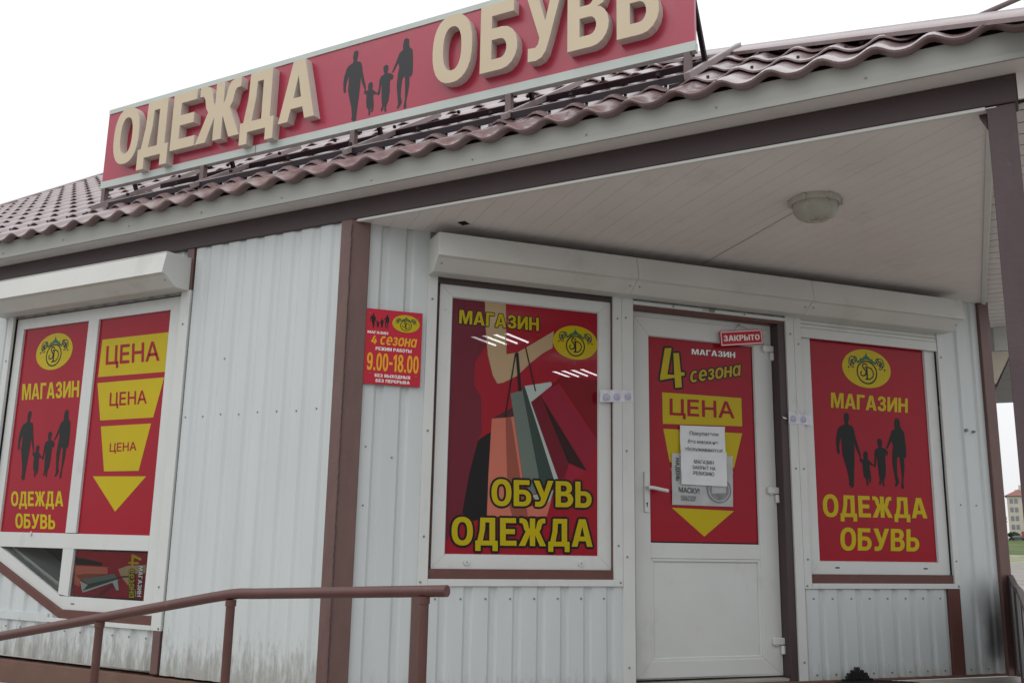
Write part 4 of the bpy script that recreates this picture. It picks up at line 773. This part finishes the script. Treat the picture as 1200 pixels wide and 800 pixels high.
(l0, b0), (r1, t1) = T['e2_family']; family(po, FE, rectq(l0, r1, b0, t1), dtx, PX + 'black')
obj('poster', po, wd)
# ---- entrance door
sh = shutter(FE, 1.615, 2.821)
rail('guide_rail', [(1.6075, 1.6815, -.034, 2.155, .0), (2.752, 2.8115, -.034, 2.155, .0), (1.682, 2.7515, 2.119, 2.140, .002)], FE, sh,
     [(1.632, 2.03), (1.632, 1.25), (1.632, .66), (1.64, .07), (2.785, 2.04), (2.785, 1.2), (2.785, .07), (1.95, 2.131), (2.45, 2.131)])
sl = MB(); sl.box(FE, 2.20, 2.235, 2.122, 2.138, .002, .008, 'screw'); sl.box(FE, 2.15, 2.20, 2.124, 2.136, .002, .004, 'zinc'); obj('latch', sl, sh)
dr = MB(); mitred(dr, FE, (1.727, 2.698, -.010, 2.071), (1.826, 2.570, .0880, 1.962), -.15, -.085, -.098, 'pvc')
dr.box(FE, 1.827, 2.569, .6535, .741, -.15, -.0855, 'pvc')
dr.box(FE, 1.827, 2.569, .089, .653, -.14, -.100, 'pvc')
mitred(dr, FE, (1.8275, 2.5685, .0885, .6525), (1.842, 2.554, .103, .638), -.0995, -.089, -.0985, 'pvc')
door = obj('door', dr, shop, bevel=.002)
df = MB(); df.box(FE, 1.682, 1.7262, -.02, 2.094, -.15, -.092, 'pvc'); df.box(FE, 1.7265, 2.752, 2.0725, 2.118, -.15, -.090, 'pvc')
df.box(FE, 1.682, 2.752, 2.1005, 2.1185, -.09, -.012, 'brown_sill')
df.box(FE, 2.700, 2.7515, -.034, 2.0995, -.16, -.012, 'brown_dark'); df.box(FE, 1.66, 2.75, -.048, -.020, -.16, -.03, 'concrete')
obj('door_frame', df, door, bevel=.0015)
for z in (1.935, 1.054, .172):
    h = MB(); h.box(FE, 2.625, 2.705, z - .008, z + .032, -.0848, -.062, 'pvc'); h.tube([FE(2.692, z - .062, -.070), FE(2.692, z - .012, -.070)], .014, 'pvc', 12)
    h.box(FE, 2.640, 2.66, z - .016, z + .038, -.0848, -.066, 'pvc'); obj('hinge', h, door, bevel=.006, seg=3)
h = MB(); h.box(FE, 1.784, 1.817, .912, 1.142, -.0848, -.074, 'pvc')
h.tube([FE(1.800, 1.052, -.074), FE(1.800, 1.052, -.035), FE(1.815, 1.051, -.030), FE(1.915, 1.036, -.032)], .0105, 'pvc', 12)
h.disc(FE, 1.800, .962, -.074, .006, .002, 'gap_dark'); h.box(FE, 1.7975, 1.8025, .942, .960, -.074, -.072, 'gap_dark')
obj('handle', h, door, bevel=.003)
po = MB(); pd = -.104; dtx = pd + .0012
po.poly(FE, rectq(1.832, 2.564, .747, 1.956), pd, 'film_red')
po.box(FE, 1.827, 2.569, .742, .749, -.112, pd + .0006, 'gap_dark')
text(po, FE, 'МАГАЗИН', T['d_magazin'], dtx, 'film_white', 0, .06, 'film_black')
for k in range(12): po.poly(FE, [(u_ + .013 * math.cos(k * math.pi / 6), z_ + .013 * math.sin(k * math.pi / 6)) for u_, z_ in ART['four']], dtx - .0006 + 2e-5 * k, 'film_black')
po.poly(FE, ART['four'], dtx, 'film_yellow')
text(po, FE, 'сезона', T['d_sezona'], dtx, 'film_ochre', 0, .11, 'film_black', shear=.10)
for kk in ('d_rect', 'd_trap', 'd_trap3', 'd_tri'): po.poly(FE, T[kk], dtx - .0005, 'film_yellow')
text(po, FE, 'ЦЕНА', T['d_cena'], dtx + .0006, 'film_lettering_red', .028)
text(po, FE, 'ЦЕНА', [lerp_quad(T['d_trap3'], a, b) for a, b in ((.12, .66), (.88, .66), (.88, .22), (.12, .22))], dtx + .0006, 'film_lettering_red', .015)
obj('poster', po, door)
# ---- large window on the front wall with its lower corner cut along the ramp
sh = shutter(FF, -2.95, -1.204)
rail('guide_rail', [(-1.2615, -1.185, .2155, 2.155, .0), (-2.892, -2.835, .2155, 2.155, .0), (-2.15, -1.262, .2155, .240, .001)], FF, sh,
     [(-1.225, 1.95), (-1.225, .45), (-1.2, .228), (-2.86, 1.85)])
fw = MB(); o_ = (-2.830, -1.282, .290, 2.134)
def fbar(pts): fw.prism(FF, pts, -.09, -.030, 'pvc')
fbar([(-2.830, .6055), (-2.756, .6575), (-2.756, 2.062), (-2.830, 2.134)]); fbar([(-2.830, 2.1345), (-2.756, 2.0625), (-1.372, 2.0585), (-1.282, 2.1345)])
fbar([(-1.282, 2.134), (-1.372, 2.058), (-1.372, .3655), (-1.282, .290)]); fbar([(-2.058, .2895), (-2.092, .3650), (-1.3725, .3650), (-1.2825, .2895)])
fbar([(-2.830, .6045), (-2.0585, .2895), (-2.0925, .3655), (-2.756, .6565)])
fbar([(-2.7555, .645), (-1.3725, .642), (-1.3725, .729), (-2.7555, .736)])
fbar([(-2.107, .7365), (-2.012, .7365), (-2.012, 2.0615), (-2.107, 2.0625)]); fbar([(-2.112, .376), (-2.022, .366), (-2.014, .6425), (-2.112, .6425)])
fw.box(FF, -1.985, -1.955, .322, .328, -.030, -.0285, 'gap_dark'); fw.tube([FF(-2.425, .74, -.028), FF(-2.425, .715, -.022)], .006, 'pvc', 8)
wd = obj('display_window', fw, shop, bevel=.0025)
sl = MB(); sl.prism(FF, [(-2.8345, .556), (-2.15, .277), (-2.06, .241), (-1.2625, .241), (-1.2625, .2885), (-2.05, .2885), (-2.8345, .6035)], -.09, -.012, 'brown_sill')
sl.box(FF, -2.8345, -2.8305, .60, 2.135, -.09, -.020, 'gap_dark'); sl.box(FF, -2.8345, -1.262, 2.1355, 2.139, -.09, -.02, 'brown_sill'); obj('reveal', sl, wd)
pn = MB(); pn.poly(FF, [(-2.74, .655), (-2.10, .37), (-2.10, .655)], -.046, 'pane_glass'); pn.poly(FF, rectq(-2.03, -1.365, .355, .65), -.046, 'pane_glass'); obj('pane', pn, wd)
po = MB(); pd = -.045; dtx = pd + .0012
po.poly(FF, rectq(-2.76, -2.10, .73, 2.066), pd, 'film_red'); po.poly(FF, rectq(-2.02, -1.365, .725, 2.063), pd, 'film_red')
emblem(po, FF, *T['f_logo'], d=dtx)
text(po, FF, 'МАГАЗИН', T['f_magazin'], dtx, 'film_yellow'); text(po, FF, 'ОДЕЖДА', T['f_odezhda'], dtx, 'film_yellow'); text(po, FF, 'ОБУВЬ', T['f_obuv'], dtx, 'film_yellow')
family(po, FF, rectq(-2.692, -2.188, 1.06, 1.510), dtx, 'film_black')
for kk in ('f_rect', 'f_trap', 'f_trap3', 'f_tri'): po.poly(FF, T[kk], dtx - .0005, 'film_yellow')
for kk, bd in (('f_cena1', .015), ('f_cena2', .012), ('f_cena3', .01)): text(po, FF, 'ЦЕНА', T[kk], dtx + .0006, 'film_lettering_red', bd + .01)
obj('poster', po, wd)
po = MB(); pd = -.0555
po.poly(FF, T['f_small_poster'], pd, 'film_red')
for k, (m, pts) in enumerate(ART['small_art']): po.poly(FF, pts, pd + .0006 + .0003 * k, 'film_' + m)
text(po, FF, 'сезона', T['s_sezona'], pd + .0068, 'film_yellow', 0, .09, 'film_black'); text(po, FF, 'МАГАЗИН', T['s_magazin'], pd + .0068, 'film_white', 0, .06, 'film_black')
obj('poster', po, wd)
ib = MB(); ib.prism(FF, [(-2.80, .645), (-2.06, .335), (-2.03, .335), (-2.03, .36), (-2.77, .675)], -.30, -.105, 'pvc'); ib.box(FF, -2.115, -2.02, .36, .66, -.16, -.10, 'pvc')
ib.prism(FF, [(-2.80, .615), (-2.06, .305), (-1.3, .305), (-1.3, .33), (-2.06, .33), (-2.80, .64)], -.55, -.31, 'brown_dark')
for k in range(4): ib.box(FF, -2.62 + .14 * k, -2.61 + .14 * k, .38, .70, -.42, -.41, 'zinc')
obj('inner_sill', ib, wd)
# side wall shutter seen edge-on past the end post
mb = MB(); prof = [(.0, 2.238), (.19, 2.238), (.195, 2.20), (.085, 1.985), (.0, 1.975)]
fx = lambda a, b, d: FS(d, b, a)
mb.prism(fx, prof, .885, 1.10, 'cream'); mb.prism(fx, [(.203, 2.20), (.197, 2.20), (.086, 1.978), (.0, 1.968), (.0, 1.955), (.09, 1.96)], .880, 1.09, 'brown_dark')
obj('roller_shutter', mb, shop, bevel=.002)
# =================================================================== ROOF SIGN
sign = thing('roof_sign', 'long red rooftop sign board with raised cream letters and a black family silhouette', 'sign', (-.25, .25, 2.8))
bd = MB(); bd.box(FF, -2.362, 1.849, 3.0985, 3.5935, -.232, -.2035, 'sign_red'); obj('panel', bd, sign)
bd = MB(); bd.box(FF, -2.368, 1.853, 3.048, 3.098, -.238, -.197, 'sign_alu'); bd.box(FF, -2.358, 1.848, 3.594, 3.628, -.238, -.197, 'sign_alu')
bd.box(FF, -.952, -.9495, 3.045, 3.097, -.2, -.1952, 'gap_dark'); obj('rim', bd, sign, bevel=.002)
fm = MB(); family(fm, FF, rectq(-.293, .203, 3.100, 3.556), -.2025, 'silhouette'); obj('silhouette', fm, sign)
for ch, (x0, x1, z0, z1) in T['sign_letters']:
    vs, fs, loops = block_mesh(ch); wd_ = BLOCK[ch][0]; ZB, ZT = 3.170, 3.562
    mp = lambda v: (x0 + v.x / wd_ * (x1 - x0), ZB + v.y * (ZT - ZB))
    L = MB(); L.mesh([FF(*mp(v), -.145) for v in vs], fs, 'letter_face')
    for lp in loops:
        for a, b in zip(lp, lp[1:] + lp[:1]):
            L.face([FF(*mp(vs[a]), -.1455), FF(*mp(vs[b]), -.1455), FF(*mp(vs[b]), -.2032), FF(*mp(vs[a]), -.2032)], 'letter_side')
    obj('letter', L, sign)
RZ = lambda y: ZE + SL * (y - YE)
feet = (-2.33, -1.40, -.20, .83, 1.81)
for x in feet:
    b = MB(); b.wbox((x - .017, .195, RZ(.2) + .0), (x + .017, .228, 3.047), 'steel_brown')
    b.bar((x + .030, .10, RZ(.10) + .070), (x + .030, 1.05, RZ(1.05) + .070), .03, .03, 'steel_light')
    b.wbox((x - .06, .10, RZ(.1) + .015), (x + .03, .16, RZ(.1) + .045), 'steel_dark')
    b.bar((x + .015, .47, RZ(.47) + .03), (x - .01, .262, 3.56), .022, .022, 'steel_dark')
    b.wbox((x - .02, .238, 3.05), (x + .02, .262, 3.62), 'steel_dark')
    obj('bracket', b, sign)
for y, z in ((.150, RZ(.15) + .060), (.56, RZ(.56) + .062)):
    b = MB(); b.wbox((-2.20, y - .004, z - .020), (1.83, y + .0, z + .016), 'steel_dark'); b.wbox((-2.20, y - .0042, z + .0165), (1.83, y + .036, z + .0205), 'steel_light')
    for k in range(9): b.wbox((-2.0 + .46 * k, y - .03, z + .024), (-1.985 + .46 * k, y - .015, z + .04), 'steel_dark')
    obj('rail', b, sign)
# guy rod behind the hip
g = MB(); g.tube([(2.93, 1.9, 3.78), (3.42, 2.3, 4.12)], .016, 'steel_brown'); g.tube([(2.93, 1.9, 3.78), (2.80, 1.79, 3.66)], .016, 'steel_brown')
tag(obj('stay_rod', g), 'thin brown metal rod slanting up from behind the roof hip at upper right', 'rod')
# =================================================================== SMALL THINGS
pl = thing('hours_sign', 'small red opening hours plate on the wall beside the brown corner post', 'sign', FE(.25, 1.53, .0))
b = MB(); Q = [(.0945, 1.931), (.4028, 1.931), (.4028, 1.527), (.0945, 1.527)]
b.prism(FE, Q, .002, .007, 'plate_red'); obj('plate', b, pl, bevel=.001)
b = MB(); PW, PH = 479.0, 635.0
def q2(x, y): return (.0945 + (x / PW) * .3083, 1.931 - (y / PH) * .404)
def tq(x0, x1, y0, y1): return [q2(x0, y0), q2(x1, y0), q2(x1, y1), q2(x0, y1)]
D0 = .0078
text(b, FE, 'МАГАЗИН', tq(18, 190, 190, 212), D0, 'film_white'); text(b, FE, '4 сезона', tq(52, 440, 228, 300), D0, 'film_orange', shear=.18)
text(b, FE, 'РЕЖИМ РАБОТЫ', tq(92, 395, 322, 350), D0, 'film_white'); text(b, FE, '9.00-18.00', tq(25, 460, 375, 520), D0, 'film_orange')
text(b, FE, 'БЕЗ ВЫХОДНЫХ', tq(95, 395, 548, 574), D0, 'film_white'); text(b, FE, 'БЕЗ ПЕРЕРЫВА', tq(105, 390, 591, 617), D0, 'film_white')
family(b, FE, tq(35, 195, 38, 165), D0, 'film_black'); emblem(b, FE, q2(222, 105), q2(455, 105), q2(340, 30), q2(340, 180), d=D0)
screws(b, FE, [q2(52, 548), q2(440, 548), q2(30, 45), q2(440, 55)], D0, .003); obj('print', b, pl)
cs = thing('closed_sign', 'small tilted red plate reading closed hanging by a string on the door', 'sign', FE(2.46, 1.95, -.06))
b = MB(); cq = T['closed']; b.prism(FE, cq, -.066, -.060, 'plate_red')
inn = [lerp_quad(cq, a, c) for a, c in ((.025, .93), (.975, .93), (.975, .07), (.025, .07))]
for i in range(4):
    a, c = inn[i], inn[(i + 1) % 4]; ribbon(b, FE, [a, c], .005, -.0594, 'film_white')
text(b, FE, 'ЗАКРЫТО', T['closed_txt'], -.0594, 'film_white'); obj('plate', b, cs)
b = MB(); b.tube([FE(*T['closed_str'][0], -.062), FE(*T['closed_str'][1], -.078), FE(*T['closed_str'][2], -.062)], .0016, 'screw', 6); b.disc(FE, T['closed_str'][1][0], T['closed_str'][1][1], -.085, .004, .012, 'screw'); obj('string', b, cs)
def sheet_curl(mb, F, quad, d, m, curl=.006, n=10):
    V_ = []
    for j in range(n + 1):
        for i in range(n + 1):
            s, t = i / n, j / n; u, z = lerp_quad(quad, s, t)
            e = curl * (abs(s - .5) * 2) ** 3 * (.6 + .4 * math.sin(7 * t)) + .0018 * math.sin(9 * s + 5 * t) * math.sin(6 * t + 1)
            V_.append(F(u, z, d + e + .0018))
    mb.mesh(V_, [(j * (n + 1) + i, j * (n + 1) + i + 1, (j + 1) * (n + 1) + i + 1, (j + 1) * (n + 1) + i) for j in range(n) for i in range(n)], m)
b = MB(); sheet_curl(b, FE, T['n_maskposter'], -.1005, 'paper_grey', .003)
mq = T['n_maskutext']; text(b, FE, 'МАСКУ!', mq, -.0955, 'ink', .03)
text(b, FE, 'МАСКУ', [(2.035, 1.018), (2.14, 1.016), (2.14, .985), (2.035, .987)], -.0955, 'ink_grey', .06)
text(b, FE, 'НАДЕНЬ', [(2.03, 1.235), (2.03, 1.10), (2.005, 1.10), (2.005, 1.235)], -.0955, 'ink', .02)
cxy = (2.298, 1.056); b.poly(FE, [(cxy[0] + .085 * math.cos(t * math.pi / 18), cxy[1] + .078 * math.sin(t * math.pi / 18)) for t in range(36)], -.0957, 'ink_grey')
ribbon(b, FE, [(cxy[0] + .070 * math.cos(t * math.pi / 18), cxy[1] + .064 * math.sin(t * math.pi / 18)) for t in range(37)], .006, -.0950, 'paper_grey')
b.poly(FE, [(2.245, 1.09), (2.35, 1.095), (2.345, 1.04), (2.25, 1.035)], -.0950, 'paper_grey')
tag(obj('mask_poster', b), 'grey printed mask reminder with a round emblem on the door behind the white notices', 'poster')
b = MB(); sheet_curl(b, FE, T['n_top'], -.0965, 'paper', .006)
for kk, s in (('n_t1', 'Покупатели'), ('n_t2', 'без маски не'), ('n_t3', 'обслуживаются!')): text(b, FE, s, T[kk], -.0905, 'ink', .012, block=False)
tag(obj('paper_notice', b), 'upper white paper notice taped on the door below the yellow price band', 'notice')
b = MB(); sheet_curl(b, FE, T['n_low'], -.0885, 'paper', .006)
for kk, s in (('n_t4', 'МАГАЗИН'), ('n_t5', 'ЗАКРЫТ НА'), ('n_t6', 'РЕВИЗИЮ')): text(b, FE, s, T[kk], -.0830, 'ink', .012, block=False)
tag(obj('paper_notice', b), 'lower white paper notice overlapping the upper one on the door', 'notice')
def seal(quad, stamps, label, bits=False):
    b = MB(); q = quad; n = 14; V_ = []
    for j in (0, 1):
        for i in range(n + 1):
            u, z = lerp_quad(q, i / n, j); V_.append(FE(u, z, .0035 + .002 * math.sin(i * 2.1 + j)))
    b.mesh(V_, [(i, i + 1, n + 2 + i, n + 1 + i) for i in range(n)], 'tape')
    for u, z in stamps:
        ribbon(b, FE, [(u + .018 * math.cos(t * math.pi / 12), z + .018 * math.sin(t * math.pi / 12)) for t in range(25)], .006, .0068, 'stamp_blue')
        ribbon(b, FE, [(u + .007 * math.cos(t * math.pi / 6), z + .007 * math.sin(t * math.pi / 6)) for t in range(13)], .004, .0068, 'stamp_blue')
        ribbon(b, FE, [(u - .02, z - .018), (u + .012, z - .008)], .004, .0069, 'stamp_blue')
    if bits:
        b.poly(FE, [(2.705, 1.515), (2.735, 1.508), (2.738, 1.500), (2.715, 1.502)], -.006, 'tape')
        for k in range(4): b.face([FE(2.80 + .03 * k, 1.53, .004), FE(2.815 + .03 * k, 1.532, .006), FE(2.808 + .03 * k, 1.57 - .01 * (k % 2), .012)], 'tape')
    return tag(obj('paper_seal', b), label, 'seal', 'stamped paper seals')
seal(T['seal1'], T['seal1_st'], 'flat white paper seal with round blue stamps bridging the left door guide and window frame')
seal(T['seal2'], T['seal2_st'], 'crumpled torn white paper seal with blue stamps beside the dark hinge side of the door', True)
# canopy lamp
lc = (2.272, .73)
lamp = thing('ceiling_lamp', 'round dirty bulkhead lamp with wire guard under the porch ceiling', 'lamp', (lc[0], lc[1], 2.40))
b = MB(); n = 28
def ringpts(r, z): return [(lc[0] + r * math.cos(2 * math.pi * k / n), lc[1] + r * math.sin(2 * math.pi * k / n), z) for k in range(n)]
def lathe(mb, prof, m):
    V_ = sum([ringpts(r, z) for r, z in prof], []); mb.mesh(V_, [(i * n + k, i * n + (k + 1) % n, (i + 1) * n + (k + 1) % n, (i + 1) * n + k) for i in range(len(prof) - 1) for k in range(n)], m)
lathe(b, [(.0, 2.4015), (.122, 2.4015), (.124, 2.392), (.122, 2.378), (.112, 2.374), (.109, 2.380)], 'lamp_body')
for k in range(6):
    t = k * math.pi / 3 + .3; b.wbox((lc[0] + .122 * math.cos(t) - .009, lc[1] + .122 * math.sin(t) - .009, 2.370), (lc[0] + .122 * math.cos(t) + .009, lc[1] + .122 * math.sin(t) + .009, 2.398), 'lamp_body')
obj('base', b, lamp, smooth=40)
b = MB(); lathe(b, [(.109, 2.382), (.109, 2.362), (.104, 2.340), (.090, 2.318), (.066, 2.303), (.035, 2.297), (.0, 2.296)], 'lamp_glass'); obj('glass_dome', b, lamp, smooth=60)
b = MB()
for ang in (.0, 1.05, 2.09):
    b.tube([(lc[0] + .115 * math.cos(t) * math.cos(ang + .4), lc[1] + .115 * math.cos(t) * math.sin(ang + .4), 2.386 - .094 * math.sin(t)) for t in [math.pi * k / 14 for k in range(15)]], .0028, 'lamp_body', 6)
obj('guard', b, lamp, smooth=60)
b = MB(); e1 = FE(0, 0); pth = [(1.435, 1.57), (lc[0] - .08, lc[1] + .085)]
b.tube([(x, y, 2.400) for x, y in pth], .0025, 'lamp_body', 6); obj('cable', b, lamp)
# lamps inside the shop that shine through the perforated film
for (x0, x1, y0, y1, lab) in ((-.68, -.38, 2.37, 2.76, 'lit four tube ceiling lamp inside, showing through the upper left of the bag poster'), (-.775, -.49, 4.0, 4.38, 'lit four tube ceiling lamp inside, showing through the right of the bag poster')):
    t = thing('fluorescent_lamp', lab, 'lamp', ((x0 + x1) / 2, (y0 + y1) / 2, 2.3), 'strip lamps inside the shop')
    b = MB(); b.wbox((x0 - .04, y0 - .035, 2.292), (x1 + .04, y0 - .004, 2.33), 'brown_dark'); b.wbox((x0 - .04, y1 + .004, 2.292), (x1 + .04, y1 + .035, 2.33), 'brown_dark'); b.wbox(((x0 + x1) / 2 - .02, y0 - .03, 2.331), ((x0 + x1) / 2 + .02, y1 + .03, 2.36), 'brown_dark'); b.tube([((x0 + x1) / 2, (y0 + y1) / 2, 2.36), ((x0 + x1) / 2, (y0 + y1) / 2, 2.459)], .012, 'pvc'); obj('housing', b, t)
    for k in range(4):
        x = x0 + (x1 - x0) * k / 3; b = MB(); b.tube([(x, y0, 2.30), (x, y1, 2.30)], .0075, 'tube_light', 8); obj('tube', b, t)
# handrail of the ramp
hr = thing('handrail', 'brown painted pipe handrail along the ramp, bent level at the top', 'handrail', (-.2, -1.0, G))
b = MB()
path = [(-4.2, -1.0, -.272), (.20, -1.0, .493), (.30, -1.0, .5085), (.345, -1.0, .5135), (.42, -1.0, .516), (1.300, -1.0, .560)]
b.tube(path, .0205, 'rail_brown', 18); obj('rail', b, hr, smooth=50)
for x, zt in ((.300, .500), (-.443, .378), (1.206, .550), (-1.9, .12), (-3.3, -.12)):
    b = MB(); zb_ = max(G - .02, G + (x + 4.8) / 4.8 * .8 if x < 0 else -.2) - .1
    b.tube([(x, -1.0, zb_), (x, -1.0, zt - .035)], .0175, 'rail_brown', 16)
    b.tube([(x, -1.0, zt - .036), (x, -1.0, zt - .012)], .021, 'rail_brown', 16); obj('post', b, hr, smooth=50)
# railing with sheet infill on the open side of the porch
sr = thing('side_railing', 'grey sheet railing with dark frame on the right end of the porch', 'railing', (3.0, 1.8, pz))
b = MB(); pts = [(2.915, 3.30, .565), (2.93, 3.10, .545), (2.95, 2.85, .515), (2.975, 2.6, .503), (3.06, .12, .50)]
for i in range(4): b.bar(pts[i], pts[i + 1], .03, .03, 'brown_dark')
for (x, y, z) in (pts[0], pts[2], (3.01, 1.6, .5)): b.wbox((x - .014, y - .014, pz), (x + .014, y + .014, z), 'brown_dark')
obj('frame', b, sr)
b = MB()
for i in range(4):
    p0, p1 = Vector(pts[i]), Vector(pts[i + 1]); n_ = max(1, int((p1 - p0).length / .07))
    for k in range(n_):
        a, c = p0.lerp(p1, k / n_), p0.lerp(p1, (k + 1) / n_); dx = .008 * (1 if k % 2 else -1)
        b.face([(a.x - dx, a.y, .0), (c.x + dx, c.y, .0), (c.x + dx, c.y, c.z - .01), (a.x - dx, a.y, a.z - .01)], 'sheet_grey')
obj('infill', b, sr)
# honeycomb rubber mat, one corner turned up against the wall
b = MB(); r = .0105; uc = 3.136
for j in range(-14, 9):
    for i in range(-16, 17):
        x = (i + (.5 if j % 2 else 0)) * r * 1.78; y = j * r * 1.54
        if abs(x) > (.088 - y) * 1.45 + .012 or y > .086 or (y > .075 and abs(x) > .03): continue
        hexp = [(uc + x + r * .86 * math.cos(math.pi / 6 + k * math.pi / 3), pz + max(y, 0) + r * .86 * math.sin(math.pi / 6 + k * math.pi / 3)) for k in range(6)]
        hin = [(uc + x + r * .70 * math.cos(math.pi / 6 + k * math.pi / 3), pz + max(y, 0) + r * .70 * math.sin(math.pi / 6 + k * math.pi / 3)) for k in range(6)]
        FT = (lambda a, c, d: FE(a, c, d + .022)) if y >= 0 else (lambda a, c, d, y=y: FE(a, pz + d, .035 - y + (c - pz)))
        for k in range(6):
            k2 = (k + 1) % 6
            b.face([FT(*hexp[k], .014), FT(*hexp[k2], .014), FT(*hin[k2], .014), FT(*hin[k], .014)], 'rubber')
            b.face([FT(*hexp[k], .0), FT(*hexp[k2], .0), FT(*hexp[k2], .014), FT(*hexp[k], .014)], 'rubber'); b.face([FT(*hin[k], .0), FT(*hin[k], .014), FT(*hin[k2], .014), FT(*hin[k2], .0)], 'rubber')
tag(obj('rubber_mat', b), 'black honeycomb rubber mat with its corner turned up against the wall right of the door', 'mat')
# =================================================================== FAR BACKGROUND
apt = thing('apartment_building', 'pale distant five storey apartment block with red roof across the meadow', 'building', (-2.5, 330, gz(330)))
AX0, AX1, AY0, AY1 = -5.6, 26.0, 330.0, 343.0; AZ = gz(330) - .5; AT = AZ + 13.6
b = MB(); b.wbox((AX0, AY0, AZ), (AX1, AY1, AT), 'panel_hazed'); b.wbox((AX0 + 3.2, AY0 - .12, AZ), (AX1, AY0 - .02, AZ + 2.9), 'brick_red'); b.wbox((AX0 + 4.8, AY0 - .2, AZ + 2.95), (AX0 + 6.2, AY0 - .02, AT - 2), 'brick_red'); obj('wall', b, apt)
b = MB(); b.mesh([(AX0 - .6, AY0 - .6, AT), (AX1, AY0 - .6, AT), (AX1, AY1, AT), (AX0 - .6, AY1, AT), (AX0 + 5, (AY0 + AY1) / 2, AT + 3.2), (AX1, (AY0 + AY1) / 2, AT + 3.2)], [(0, 1, 5, 4), (3, 4, 5, 2), (0, 4, 3)], 'roof_red')
rf = obj('roof', b, apt); b = MB(); b.wbox((AX0 + 3.4, 333.5, AT + .8), (AX0 + 4.6, 335, AT + 3.4), 'panel_hazed'); b.wbox((AX0 + 2.2, 333.5, AT + .2), (AX0 + 3.0, 334.5, AT + 2.0), 'panel_hazed'); obj('chimney', b, rf)
wb = MB(); wb.wbox((0, -.1, 0), (1.1, .02, 1.4), 'glass_hazed')
for s in range(5):
    for x in (AX0 + .7, AX0 + 2.0, AX0 + 7.5):
        b = MB(); b.wbox((x, AY0 - .08, AZ + .9 + s * 2.6), (x + .9, AY0 - .01, AZ + 2.3 + s * 2.6), 'glass_hazed'); obj('window', b, apt)
def bush(x, y, h, w, lab):
    t = thing('tree', lab, 'tree', (x, y, gz(y)), 'far trees by the apartment block'); z0 = gz(y)
    b = MB(); b.tube([(x, y, z0), (x, y, z0 + h * .5)], .25, 'bark', 8); obj('trunk', b, t)
    b = MB(); rnd = random.Random(int(x * 10 + 999))
    for k in range(420):
        a = rnd.uniform(0, 6.28); e = rnd.uniform(-1, 1); rr = rnd.uniform(.55, 1) ; c = Vector((x + math.cos(a) * math.sqrt(1 - e * e) * w * rr, y + math.sin(a) * math.sqrt(1 - e * e) * w * rr, z0 + h * .62 + e * h * .38 * rr))
        s = rnd.uniform(.25, .5); d1 = Vector((rnd.uniform(-1, 1), rnd.uniform(-1, 1), rnd.uniform(-1, 1))).normalized() * s; d2 = d1.orthogonal().normalized() * s
        b.face([c - d1, c - d2, c + d1, c + d2], 'leaf')
    obj('crown', b, t)
bush(-8.2, 318, 10.5, 2.6, 'dark tall tree at the left end of the distant apartment block')
bush(-4.4, 322, 2.2, 1.4, 'low round bush at the foot of the distant apartment block')

bush(-14.5, 350, 9.0, 3.2, 'wide dark tree far left behind the distant apartment block')
CM = [('car_paint_white', (.5, .5, .5)), ('car_paint_dark', (.05, .06, .09)), ('car_paint_red', (.3, .04, .03))]
for k, ((nm, c), x, lab) in enumerate(zip(CM, (-6.6, -3.2, .9), ('white car parked far away by the apartment block', 'dark blue car parked far away by the apartment block', 'red car parked far away by the apartment block'))):
    mat(nm, c, .3, .5); y = 316.0; z = gz(y); t = thing('parked_car', lab, 'car', (x, y, z), 'cars parked by the far apartment block')
    f = lambda a, b_, d: Vector((x + a, y + d, z + b_))
    b = MB(); b.prism(f, [(-2.1, .3), (2.1, .3), (2.15, .75), (1.3, .92), (.7, 1.42), (-1.0, 1.42), (-1.7, .95), (-2.1, .85)], -.85, .85, nm); obj('body', b, t, bevel=.06)
    b = MB(); b.prism(f, [(-1.45, .95), (1.05, .95), (.6, 1.34), (-.95, 1.34)], -.87, -.84, 'glass_hazed'); obj('window', b, t)
    for wx in (-1.3, 1.3): b = MB(); b.disc(f, wx, .32, -.88, .32, .2, 'rubber', 16); obj('wheel', b, t)
